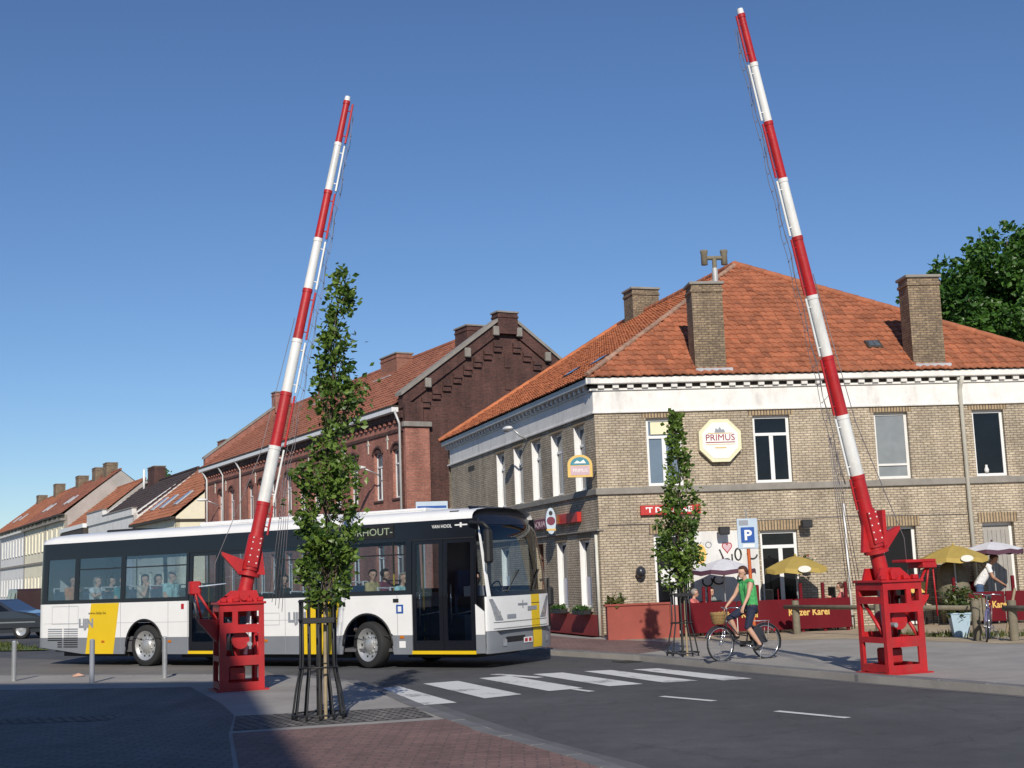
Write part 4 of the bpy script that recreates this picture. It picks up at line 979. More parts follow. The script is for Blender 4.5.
# service hatches, lamps and stickers
for a, b, c, d in ((3.35, 3.75, .82, 1.05), (-2.9, -2.05, .9, 1.28)): MB().box(a, b, -.004, -.0015, c, c+.006).box(a, b, -.004, -.0015, d, d+.006).box(a, a+.006, -.004, -.0015, c, d).box(b, b+.006, -.004, -.0015, c, d).build('hatch', 'mark_grey', bus)
for k in range(9):
    z = .40+k*.048; a = -3.02 if z > .5 else -2.7; MB().box(a, -2.56, -.012, .004, z, z+.022).box(-2.50, -2.05, -.012, .004, z, z+.022).build('vent_slat', 'bus_trim' if z < .6 else 'mark_grey', bus)
for t, z, mt in ((-1.25, .52, 'amber'), (.75, .52, 'amber'), (3.4, .52, 'amber'), (6.72, .57, 'amber')): MB().bbox(t-.05, t+.05, -.014, .0, z-.025, z+.025, .006).build('marker_lamp', mt, bus)
MB().box(6.66, 6.80, -.008, .0, .38, .50).build('sticker', 'bus_white', bus); MB().box(6.60, 6.76, -.004, .0, 1.0, 1.16).build('sticker', 'sign_blue', bus); MB().box(6.64, 6.72, -.006, -.004, 1.03, 1.13).build('sticker_symbol', 'bus_white', bus); MB().bbox(6.53, 6.66, -.010, .0, 1.20, 1.27, .005).build('fuel_flap', 'bus_trim', bus); MB().box(1.08, 1.16, -.004, 0, 1.17, 1.28).build('sticker', 'tail_red', bus)
# doors
def door(a, b, z0=.335, z1=2.31, nm='door'):
    w_ = (b-a-.03)/2
    for i in range(2):
        x0 = a+.01+i*(w_+.01); x1 = x0+w_; m = MB(); fr = .085
        def yy(z): return max(0, z-1.3)*.045+.012
        def quadbar(xa, xb, za, zb_):
            vs = []
            for y_ in (0, .035):
                for x, z in ((xa, za), (xb, za), (xb, zb_), (xa, zb_)): vs.append((x, yy(z)+y_, z))
            m.add(vs, [(0, 1, 2, 3), (7, 6, 5, 4), (0, 4, 5, 1), (1, 5, 6, 2), (2, 6, 7, 3), (3, 7, 4, 0)])
        for za, zb_ in ((z0, 1.3), (1.3, z1)): quadbar(x0, x0+fr, za, zb_); quadbar(x1-fr, x1, za, zb_)
        quadbar(x0+fr, x1-fr, z0, z0+.17); quadbar(x0+fr, x1-fr, z1-.07, z1)
        d = m.build(nm, 'bus_black', bus)
        g_ = MB()
        for za, zb_ in ((z0+.17, 1.3), (1.3, z1-.07)): g_.add([(x0+fr, yy(za)+.012, za), (x1-fr, yy(za)+.012, za), (x1-fr, yy(zb_)+.012, zb_), (x0+fr, yy(zb_)+.012, zb_)], [(0, 1, 2, 3)])
        g_.build('pane', 'door_glass', d)
        MB().tube([(x0+fr+.03, yy(1.0)+.09, .75), (x0+fr+.03, yy(1.0)+.09, 1.5)], .014, 6).build('handrail', 'chrome', d)
        MB().tube([(x0+fr+.03, .10, .95), (x1-fr-.03, .10, 1.02)], .013, 6).build('handrail', 'chrome', d)
    MB().box(a, b, -.01, .3, .265, .325).build('door_step', 'bus_yellow', bus)
door(*DM); door(*DF)
for a in (DM, DF): strip(MB(), a[0], a[1], 2.312, 2.33, .001).build('door_header', 'bus_trim', bus)
# roof: lofted shell with rounded shoulders
def roof_shell():
    m = MB(); prof = [(.062, ZT), (.075, 2.73), (.13, 2.79), (.26, 2.845), (.6, 2.88), (1.25, 2.895)]
    prof = prof+[(BW-y, z) for y, z in prof[-2::-1]]
    ts = [T0-.02, -3.42, -3.34, -3.2, -2.9, -1, 2, 5, 7.2, 7.8, 8.15, 8.30]
    n = len(prof); vs = []
    for t in ts:
        k = 1.0
        if t < -2.9: k = math.sqrt(max(.02, 1-((-2.9-t)/.60)**2))
        if t > 7.8: k = 1-.10*((t-7.8)/.5)**2
        for y, z in prof:
            yy = y
            if t < -3.2: yy = y+(1.25-y)*(.25-math.sqrt(max(0, .0625-min(.25, -3.2-t)**2)))/1.25
            vs.append((t, yy, ZT+(z-ZT)*k))
    fs = [(i*n+j, i*n+n+j, i*n+n+j+1, i*n+j+1) for i in range(len(ts)-1) for j in range(n-1)]
    fs = [f[::-1] for f in fs]
    m.smooth = True; m.add(vs, fs); return m
roof_shell().build('roof', 'bus_white', bus)
pod = MB().bbox(1.2, 4.6, .45, 2.05, 2.86, 2.945, .03); pod.build('roof_unit', 'bus_white', bus); MB().bbox(5.2, 7.0, .5, 2.0, 2.87, 2.935, .03).build('roof_unit', 'bus_white', bus); MB().bbox(-1.9, -.9, .7, 1.8, 2.88, 2.935, .03).build('roof_hatch', 'bus_trim', bus); MB().bbox(7.75, 7.95, .16, .24, 2.78, 2.825, .01).build('marker_lamp', 'bus_trim', bus)
# rear end
def rear():
    m = MB(); ys = [.25, .5, 1.25, 2.0, 2.25]
    for z0, z1 in ((.45, 1.33), (1.33, 2.66)):
        m.box(T0-.02, T0+.01, .23, BW-.23, z0, z1)
    return m
rear().build('rear_panel', 'bus_white', bus)
MB().box(T0-.05, T0-.021, .4, 2.1, 1.5, 2.4).build('rear_window', 'bus_black', bus)
for y in (.28, 2.16): MB().bbox(T0-.05, T0-.02, y, y+.09, .8, 1.3, .01).build('tail_lamp', 'tail_red', bus)
# front end: one curved surface cut into parts
def fpt(y, z, off=0):
    u = max(-1, min(1, (y-1.25)/1.25)); x = 8.55+.09*math.sqrt(max(0, 1-abs(u)**3.0))
    if z > 1.25: x -= (z-1.25)*.165+max(0, z-2.35)**2*.8
    if z < .66: x += .02-.10*max(0, .40-z)
    yc = y+(1.25-y)*(max(0, z-1.3)*.036+max(0, z-2.3)**2*.45)
    return Vector((x+off*(1-abs(u)**6), yc+(-off if u < -.9 else off if u > .9 else 0), z))
def patch(name, mat, y0, y1, z0, z1, off=0, ny=24, nz=10, th=.03, parent=None, ylo=None, yhi=None, zlo=None, zhi=None):
    m = MB(); vs = []; m.smooth = True
    for k in range(nz+1):
        for i in range(ny+1):
            b = i/ny; a = k/nz
            zz0 = zlo(b) if zlo else z0; zz1 = zhi(b) if zhi else z1; z = zz0+(zz1-zz0)*a
            yy0 = ylo(a) if ylo else y0; yy1 = yhi(a) if yhi else y1
            # denser towards the rounded corners
            bb = (1-math.cos(b*PI))/2 if (yy1-yy0) > 1.5 else b
            vs.append(fpt(yy0+(yy1-yy0)*bb, z, off))
    n = ny+1
    m.add(vs, [(k*n+i, k*n+i+1, k*n+n+i+1, k*n+n+i) for k in range(nz) for i in range(ny)])
    return m.build(name, mat, parent or bus)
front = patch('front_panel', 'bus_white', 0, BW, .66, 1.262)
patch('bumper', 'bus_grey', 0, BW, .27, .655, .012, 28, 6)
MB().box(8.2, 8.72, .25, 2.25, .655, .662).build('bumper_gap', 'bus_trim', bus)
patch('windscreen', 'screen_glass', .16, BW-.16, 1.27, 2.70, 0, 26, 14)
patch('screen_surround', 'bus_black', .10, BW-.10, 1.262, 1.34, .004, 24, 2)
patch('screen_top', 'bus_black', .05, BW-.05, 2.56, 2.90, .006, 26, 8)
patch('screen_pillar', 'bus_white', 0, .15, 1.262, 2.62, .006, 6, 14, ylo=lambda a: .045+.03*a, yhi=lambda a: .15-.03*a)
patch('screen_pillar', 'bus_black', BW-.16, BW, 1.262, 2.75, .004, 6, 14)
MB().add([(8.37, .002, 1.12), (8.53, .002, 1.0), (8.42, .05, 2.45), (8.37, .05, 2.45)], [(0, 1, 2, 3)]).build('quarter_window', 'door_glass', bus)
strip(MB(), 8.345, 8.53, ZS, lambda t: 1.12-(t-8.37)*.7, .0).build('side_panel', 'bus_white', bus); strip(MB(), 8.345, 8.54, .28, ZS-.003, .002).build('skirt', 'bus_grey', bus); strip(MB(), 8.36, 8.42, 2.45, ZT, 0).build('window_band', 'bus_black', bus)
strip(MB(), 8.34, 8.37, .3, 2.5, .0).build('door_pillar', 'bus_black', bus)
patch('stripe', 'bus_yellow', 1.62, 1.97, .66, 1.262, .010, 6, 6, parent=front); patch('stripe', 'bus_yellow', 1.60, 1.97, .30, .655, .022, 6, 4)
for z in (.69, .80, 1.10): patch('panel_gap', 'bus_trim', .2, 2.3, z, z+.008, .0105 if z != 1.10 else .011, 20, 1) if z != 1.10 else patch('panel_gap', 'bus_trim', 1.62, 1.97, z, z+.012, .013, 6, 1)
def tri_lamp(y0, y1, z0, z1, left):
    return patch('headlight', 'headlamp', y0, y1, z0, z1, .012, 8, 8, ylo=lambda a: (y0+.30*(1-a)*.55 if left else y0), yhi=lambda a: (y0+.10+.33*(1-a) if left else y1-.30*(1-a)*.55)) if left else patch('headlight', 'headlamp', y0, y1, z0, z1, .012, 8, 8, ylo=lambda a: y1-.10-.33*(1-a), yhi=lambda a: y1-.30*(1-a)*.55)
hl = tri_lamp(.09, .62, .84, 1.22, True); patch('lamp_lens', 'alloy', .30, .42, .90, 1.00, .02, 4, 4, parent=hl); hr_ = tri_lamp(BW-.62, BW-.09, .84, 1.22, False); patch('lamp_lens', 'alloy', 2.08, 2.2, .90, 1.00, .02, 4, 4, parent=hr_)
patch('emblem', 'mark_grey', 1.08, 1.46, 1.085, 1.115, .014, 8, 1); patch('emblem', 'mark_grey', 1.25, 1.29, 1.04, 1.17, .016, 2, 2)
patch('front_number', 'mark_grey', .66, 1.0, .86, .93, .012, 6, 1); patch('front_lettering', 'mark_grey', 1.46, 1.84, .98, 1.05, .016, 6, 1)
pt_ = patch('licence_plate', 'bus_white', 1.20, 1.55, .40, .50, .026, 6, 2); patch('plate_characters', 'tail_red', 1.24, 1.35, .42, .48, .030, 3, 1, parent=pt_); patch('plate_characters', 'tail_red', 1.40, 1.51, .42, .48, .030, 3, 1, parent=pt_)
for y in (.5, 2.2): patch('fog_lamp', 'headlamp', y-.07, y+.07, .38, .50, .024, 4, 4)
patch('bumper_grille', 'bus_trim', .55, 1.28, .44, .54, .016, 10, 2)
# mirrors
MB().tube([(8.30, -.02, 2.58), (8.62, -.10, 2.56), (8.74, -.10, 2.45)], .035, 7).build('mirror_arm', 'bus_trim', bus); MB().bbox(8.66, 8.78, -.20, .0, 1.85, 2.45, .035).build('mirror', 'bus_trim', bus)
MB().tube([(8.40, BW, 1.5), (8.52, BW+.10, 1.55), (8.52, BW+.10, .62)], .03, 7).build('mirror_arm', 'bus_trim', bus); MB().bbox(8.46, 8.58, BW+.05, BW+.24, 1.02, 1.38, .035).build('mirror', 'bus_trim', bus)
# wipers
for y0, y1 in ((.7, 1.3), (1.7, 2.15)): MB().tube([fpt(y0, 1.33, .02), fpt((y0+y1)/2, 1.55, .03), fpt(y1, 1.72, .02)], .012, 5).build('wiper', 'bus_trim', bus)
# underside, floor, inside lining
MB().box(-2.9, 8.2, .12, BW-.12, .30, .36).build('floor', 'bus_floor', bus); MB().box(-3.3, 1.1, .12, BW-.12, .361, .62).build('rear_floor', 'bus_floor', bus)
MB().box(-3.3, 8.0, .10, BW-.10, 2.60, 2.62).build('ceiling', 'bus_interior', bus)
for c in (0, 5.92): MB().box(c-.60, c+.60, .42, .46, .25, 1.05).box(c-.60, c+.60, BW-.46, BW-.42, .25, 1.05).box(c-.6, c+.6, .05, .42, 1.03, 1.06).box(c-.6, c+.6, BW-.42, BW-.05, 1.03, 1.06).build('wheel_housing', 'bus_trim', bus)
for c, r_ in ((0, .56), (5.92, .59)):
    for far in (False, True): MB().tube([(c+(r_-.01)*math.cos(R(a)), (BW+.004 if far else -.004), .42+(r_-.01)*math.sin(R(a))) for a in range(0, 181, 9)], .022, 5).build('arch_rim', 'bus_trim', bus)
MB().box(-2.7, -.65, .2, 2.3, .20, .30).box(.65, 5.2, .5, 2.0, .16, .30).box(6.6, 8.1, .4, 2.1, .18, .30).build('underframe', 'bus_trim', bus)
MB().bbox(7.75, 8.35, .3, 2.3, .95, 1.27, .05).build('dashboard', 'bus_trim', bus)
MB().tube([(7.72+.07*math.sin(R(a)), 1.85+.22*math.cos(R(a)), 1.32+.2*math.sin(R(a))) for a in range(0, 360, 20)], .016, 6, True).build('steering_wheel', 'bus_trim', bus)
MB().box(7.55, 7.9, .95, 1.2, .36, 1.45).build('ticket_machine', 'mark_grey', bus); MB().box(6.86, 6.9, 1.25, 2.4, .36, 2.3).build('cab_wall', 'bus_trim', bus)
for t, y in ((.95, 1.05), (3.1, .75), (4.4, 1.0), (5.9, 1.0), (6.85, .6), (-1.2, 1.0), (2.1, 1.3)): MB().cyl((t, y, .36), (t, y, 2.6), .018, n=7).build('grab_pole', 'yellow_pole', bus)
sm = MB(); sm.bbox(-.22, .22, -.21, .21, .40, .50, .03); sm.add([(-.26, -.21, .46), (-.20, -.21, .46), (-.33, -.21, .98), (-.39, -.21, .98), (-.26, .21, .46), (-.20, .21, .46), (-.33, .21, .98), (-.39, .21, .98)], [(0, 1, 2, 3), (7, 6, 5, 4), (0, 4, 5, 1), (1, 5, 6, 2), (2, 6, 7, 3), (3, 7, 4, 0)]); sm.box(-.1, .1, -.05, .05, 0, .40); seat_me = sm.mesh('seat'); seat_me.materials.append(MATS['seat_blue'])
hb = MB().tube([(-.36, -.2, .94), (-.38, -.2, 1.05), (-.38, .2, 1.05), (-.36, .2, .94)], .016, 6).mesh('handhold'); hb.materials.append(MATS['canopy_white'])
SEATS = []
for t, zf in ((-2.65, .62), (-1.85, .62), (-1.10, .62), (-.35, .62), (.40, .62), (3.55, .40), (4.30, .40), (5.05, .50), (5.80, .55), (6.45, .42)):
    for y in (.36, .80, 1.72, 2.16):
        if t == 6.45 and y > 1: continue
        s_ = link('seat', seat_me, bus, (t, y, zf)); link('handhold', hb, s_)
# wheels
def wheel(t, y, far=False, steer=0.0):
    s_ = -1 if not far else 1
    tp = [(.30, -.13), (.40, -.14), (.425, -.11), (.43, 0), (.425, .11), (.40, .14), (.30, .13)]
    o = MB().lathe(tp, 28, 'Y').build('wheel', 'rubber', bus, (t, y, .43), steer)
    MB().lathe([(.305, s_*.135), (.29, s_*.13), (.26, s_*.09), (.20, s_*.06), (.14, s_*.075), (.12, s_*.11), (.06, s_*.125), (0.001, s_*.125)], 24, 'Y').build('rim', 'alloy', o)
    hm = MB()
    for k in range(10): a = 2*PI*k/10; hm.ball((.225*math.cos(a), s_*.074, .225*math.sin(a)), (.026, .012, .026), 8, 4)
    tag(hm.build('rim_hole', 'bus_trim', o), kind='stuff')
    nm = MB()
    for k in range(10): a = 2*PI*(k+.5)/10; nm.cyl((.15*math.cos(a), s_*.06, .15*math.sin(a)), (.15*math.cos(a), s_*.10, .15*math.sin(a)), .012, n=6)
    tag(nm.build('wheel_nut', 'chrome', o), kind='stuff')
wheel(0, .17); wheel(0, BW-.17, True); wheel(5.92, .17, False, R(-14)); wheel(5.92, BW-.17, True, R(-14))

# ================================================================== people
def rmat(v, axis, a): return Matrix.Rotation(a, 3, axis) @ Vector(v)
def add_finger(S, wrist, d, side, up_, curl, sc=1.0):
    """palm and five separate fingers, bent by curl"""
    d = d.normalized(); side = side.normalized(); up_ = up_.normalized()
    palm = wrist+d*.085*sc
    for q in (-.022, .022): S.append((wrist+side*q*.6*sc, palm+side*q*sc, .020*sc, .018*sc, 'skin'))
    for i, (q, L) in enumerate(((-.033, .070), (-.011, .085), (.011, .090), (.033, .078))):
        p = palm+side*q*sc; k1 = (d*math.cos(curl*.5)-up_*math.sin(curl*.5)); k2 = (d*math.cos(curl)-up_*math.sin(curl))
        S.append((p, p+k1*L*.5*sc, .0095*sc, .009*sc, 'skin')); S.append((p+k1*L*.5*sc, p+k1*L*.5*sc+k2*L*.5*sc, .009*sc, .0075*sc, 'skin'))
    t0 = wrist+d*.03*sc+side*.028*sc; t1 = t0+(d*.6+side*.8-up_*.3).normalized()*.04*sc; S.append((t0, t1, .012*sc, .0105*sc, 'skin')); S.append((t1, t1+(d-up_*.5).normalized()*.032*sc, .0105*sc, .008*sc, 'skin'))
def person(label, J, loc, rz, shirt='white', legs='jeans', hair='hair_dark', skin='skin', voxel=.016, sleeve=True, long_sleeve=False, shorts=False, female=False, scale=.88, group=None, curl=.9, longhair=False):
    V = {k: Vector(p) for k, p in J.items()}
    S = []
    ch, pe, nk, hd = V['chest'], V['pelvis'], V['neck'], V['head']
    lat = (V['shL']-V['shR']).normalized()
    for q in (-.075, .075): S.append((pe+lat*q, ch+lat*q*1.15, .105 if not female else .11, .115, 'shirt'))
    S.append((V['hipL'], V['hipR'], .105, .105, 'legs'))
    S.append((V['shL'], V['shR'], .06, .06, 'shirt')); S.append((ch, nk-(nk-ch).normalized()*.06, .10, .065, 'shirt'))
    S.append((nk-(nk-ch).normalized()*.04, hd-(hd-nk).normalized()*.03, .052, .05, 'skin'))
    fdir = Vector(J.get('face', (1, 0, 0))).normalized(); upd = (hd-nk).normalized(); upd = (upd-fdir*upd.dot(fdir)).normalized()
    S.append((hd+upd*.045-fdir*.022, hd+upd*.045+fdir*.018, .083, .080, 'skin')); S.append((hd-upd*.03+fdir*.022, hd-upd*.058+fdir*.052, .062, .036, 'skin'))
    S.append((hd+fdir*.092+upd*.02, hd+fdir*.108-upd*.012, .010, .015, 'skin'))
    ls = upd.cross(fdir)
    for q in (-1, 1): S.append((hd+ls*q*.082-upd*.005, hd+ls*q*.086+upd*.025, .014, .017, 'skin'))
    for s_ in 'LR':
        sh, el, wr = V['sh'+s_], V['el'+s_], V['wr'+s_]
        mid = sh+(el-sh)*.55
        S.append((sh, mid, .056, .048, 'shirt' if sleeve or long_sleeve else 'skin')); S.append((mid, el, .047, .040, 'shirt' if long_sleeve else 'skin'))
        S.append((el, wr, .041, .028, 'shirt' if long_sleeve else 'skin'))
        dd_ = (wr-el).normalized(); sd = dd_.cross(Vector((0, 0, 1))); sd = sd.normalized() if sd.length > .1 else Vector((0, 1, 0)); add_finger(S, wr, dd_, sd*(1 if s_ == 'L' else -1), sd.cross(dd_)*-1 if sd.cross(dd_).z < 0 else sd.cross(dd_), curl)
        hp, kn, an, to = V['hip'+s_], V['kn'+s_], V['an'+s_], V['to'+s_]
        S.append((hp, kn, .092, .060, 'legs')); m2 = kn+(an-kn)*.4
        S.append((kn, m2, .058, .056, 'skin' if shorts else 'legs')); S.append((m2, an, .055, .036, 'skin' if shorts else 'legs'))
        S.append((an-Vector((0, 0, .02)), to, .042, .030, 'shoe'))
    mb = MB()
    for p0, p1, r0, r1, t in S: mb.capsule(p0, p1, r0, r1, 8, 3)
    me = mb.mesh('tmp'); to_ = bpy.data.objects.new('tmp', me); COL.objects.link(to_)
    rm = to_.modifiers.new('r', 'REMESH'); rm.mode = 'VOXEL'; rm.voxel_size = voxel; rm.use_smooth_shade = True
    sm_ = to_.modifiers.new('s', 'SMOOTH'); sm_.factor = .5; sm_.iterations = 2
    dg = bpy.context.evaluated_depsgraph_get(); body_me = bpy.data.meshes.new_from_object(to_.evaluated_get(dg)); bpy.data.objects.remove(to_)
    body_me.materials.clear(); body_me.materials.append(MATS[skin]); body_me.name = 'body'
    root = thing('person', label, 'person', loc, rz, group); root.scale = (scale,)*3
    body = link('body', body_me, root)
    # garments: shells grown from the body surface, one per region
    nv = len(body_me.vertices); co = np.zeros(nv*3); body_me.vertices.foreach_get('co', co); co = co.reshape(-1, 3)
    no = np.array([v.normal[:] for v in body_me.vertices])
    best = np.full(nv, 1e9); reg = np.zeros(nv, dtype=int); names = ['skin', 'shirt', 'legs', 'shoe']
    for p0, p1, r0, r1, t in S:
        a = np.array(p0); d = np.array(p1)-a; L2 = max(d@d, 1e-9); u = np.clip((co-a)@d/L2, 0, 1); dist = np.linalg.norm(co-(a+u[:, None]*d), axis=1)-(r0+(r1-r0)*u)
        k = dist < best; best[k] = dist[k]; reg[k] = names.index(t)
    faces = [tuple(p.vertices) for p in body_me.polygons]
    for ri, nm, mt, gr in ((1, 'shirt', 'cloth_'+shirt, .012), (2, 'shorts' if shorts else 'trousers', 'cloth_'+legs, .010), (3, 'shoe', 'shoe', .006)):
        fall = [f for f in faces if sum(reg[i] == ri for i in f) >= len(f)-1]
        for fs in ([fall] if ri != 3 else [[f for f in fall if co[f[0], 1] > 0], [f for f in fall if co[f[0], 1] <= 0]]):
            if not fs: continue
            used = sorted({i for f in fs for i in f}); ix = {v: i for i, v in enumerate(used)}
            g = MB(); g.smooth = True; P = co[used]+no[used]*gr
            g.add([tuple(p) for p in P], [tuple(ix[i] for i in f) for f in fs]); g.build(nm, mt, body)
    # hair cap, eyes, mouth
    hm = MB(); hm.ball((0, 0, 0), (.112, .100, .103), 18, 12)
    keep = []
    for i, v in enumerate(hm.v): keep.append(not (v[0] > .045 and v[2] < .040) and v[2] > (-.075 if not longhair else -.2))
    hm2 = MB(); hm2.smooth = True; hm2.add(hm.v, [f for f in hm.f if all(keep[i] for i in f)])
    if longhair: hm2.capsule((-.075, 0, .0), (-.085, 0, -.15), .065, .05, 8, 3)
    ho = hm2.build('hair', hair, body); Rm = Matrix((fdir, ls, upd)).transposed()
    ho.matrix_local = Matrix.Translation(hd+upd*.052-fdir*.008) @ Rm.to_4x4()
    em = MB(); [em.ball((.088, q*.032, .022), (.010, .013, .009), 8, 5) for q in (-1, 1)]; eo = em.build('eyes', 'eye', body); eo.matrix_local = Matrix.Translation(hd) @ Rm.to_4x4()
    lm_ = MB().ball((.088, 0, -.038), (.010, .024, .007), 8, 5).build('mouth', 'lip', body); lm_.matrix_local = Matrix.Translation(hd) @ Rm.to_4x4()
    return root
def seated(lean=0.0, arms='lap', turn=0.0):
    h = .50; L = math.sin(lean); C_ = math.cos(lean)
    def T(x, y, z): return (x+L*(z-h), y, h+(z-h)*C_)
    J = dict(pelvis=(0, 0, h+.02), chest=T(.0, 0, .86), neck=T(.01, 0, 1.06), head=T(.04, 0, 1.175), shL=T(0, .165, .98), shR=T(0, -.165, .98), hipL=(.02, .09, h), hipR=(.02, -.09, h),
             knL=(.44, .11, .50), knR=(.44, -.11, .50), anL=(.43, .11, .09), anR=(.43, -.11, .09), toL=(.56, .12, .04), toR=(.56, -.12, .04), face=(math.cos(turn), math.sin(turn), 0))
    for s_, q in (('L', 1), ('R', -1)):
        if arms == 'lap': J['el'+s_] = T(.02, q*.20, .74); J['wr'+s_] = (.24, q*.10, .62)
        elif arms == 'table': J['el'+s_] = T(.10, q*.21, .76); J['wr'+s_] = (.36, q*.10, .78)
        elif arms == 'front': J['el'+s_] = T(.14, q*.20, .82); J['wr'+s_] = (.42, q*.12, .92)
        elif arms == 'chin': J['el'+s_] = T(.18, q*.17, .80); J['wr'+s_] = T(.16, q*.05, 1.02) if q < 0 else (.24, .1, .70)
    return J
def in_bus(t, y, z): v = Matrix.Rotation(BA, 3, 'Z') @ Vector((t, y*.88, z)); return (BX+v.x, BY+v.y, z)
PASS = [  # t, y, floor, shirt, hair, arms, turn, label
    (-2.62, .38, .62, 'orange', 'hair_brown', 'lap', -.4, 'passenger in orange at the rearmost bus window'),
    (-1.82, .80, .62, 'black', 'hair_dark', 'lap', .3, 'dark-haired passenger in black behind the one in pale top'),
    (-1.82, .36, .62, 'pale', 'hair_grey', 'front', 0, 'passenger in pale top with arms stretched forward in the second bus window'),
    (-1.07, .36, .62, 'teal', 'hair_dark', 'lap', -.2, 'passenger in teal at the front edge of the second bus window'),
    (-.32, .36, .62, 'beige', 'hair_dark', 'chin', -.3, 'passenger in beige with hand near the face in the third bus window'),
    (-.32, .80, .62, 'plum', 'hair_brown', 'lap', 0, 'passenger in plum on the aisle seat of the third bus window'),
    (.43, .36, .62, 'aqua', 'hair_grey', 'lap', 0, 'passenger in aqua shirt just behind the middle bus door'),
    (3.58, .36, .40, 'black', 'hair_dark', 'lap', -.5, 'dark-haired passenger in black just ahead of the middle bus door'),
    (5.08, .36, .50, 'beige', 'hair_dark', 'chin', 0, 'passenger in beige behind the young tree in the bus window'),
    (5.83, .80, .55, 'plum', 'hair_dark', 'lap', .3, 'passenger in plum on the aisle seat of the front bus window'),
    (5.83, .36, .55, 'sand', 'hair_dark', 'lap', -.5, 'passenger in sand yellow in the front bus window'),
    (6.48, .36, .42, 'aqua', 'hair_grey', 'table', -.2, 'grey-haired passenger in aqua next to the front bus door')]
for t, y, z, sh, ha, ar, tu, lab in PASS: person(lab, seated(.06*math.sin(t*5.1), ar, tu), in_bus(t, y, z+.13), BA, sh, 'navy', ha, 'skin' if sh != 'orange' else 'skin_tan', .02, group='bus passengers', scale=.92+.05*math.sin(t*7.3), longhair=(ha == 'hair_brown' or int(t*10) % 3 == 0))
person('bus driver in white shirt at the wheel', seated(.05, 'front', 0), in_bus(7.25, 1.85, .5), BA, 'white', 'navy', 'hair_dark', voxel=.02, group='bus passengers', scale=.92)
MB().bbox(7.0, 7.45, 1.6, 2.1, .85, .97, .03).box(6.94, 7.02, 1.62, 2.08, .9, 1.75).build('driver_seat', 'seat_blue', bus)

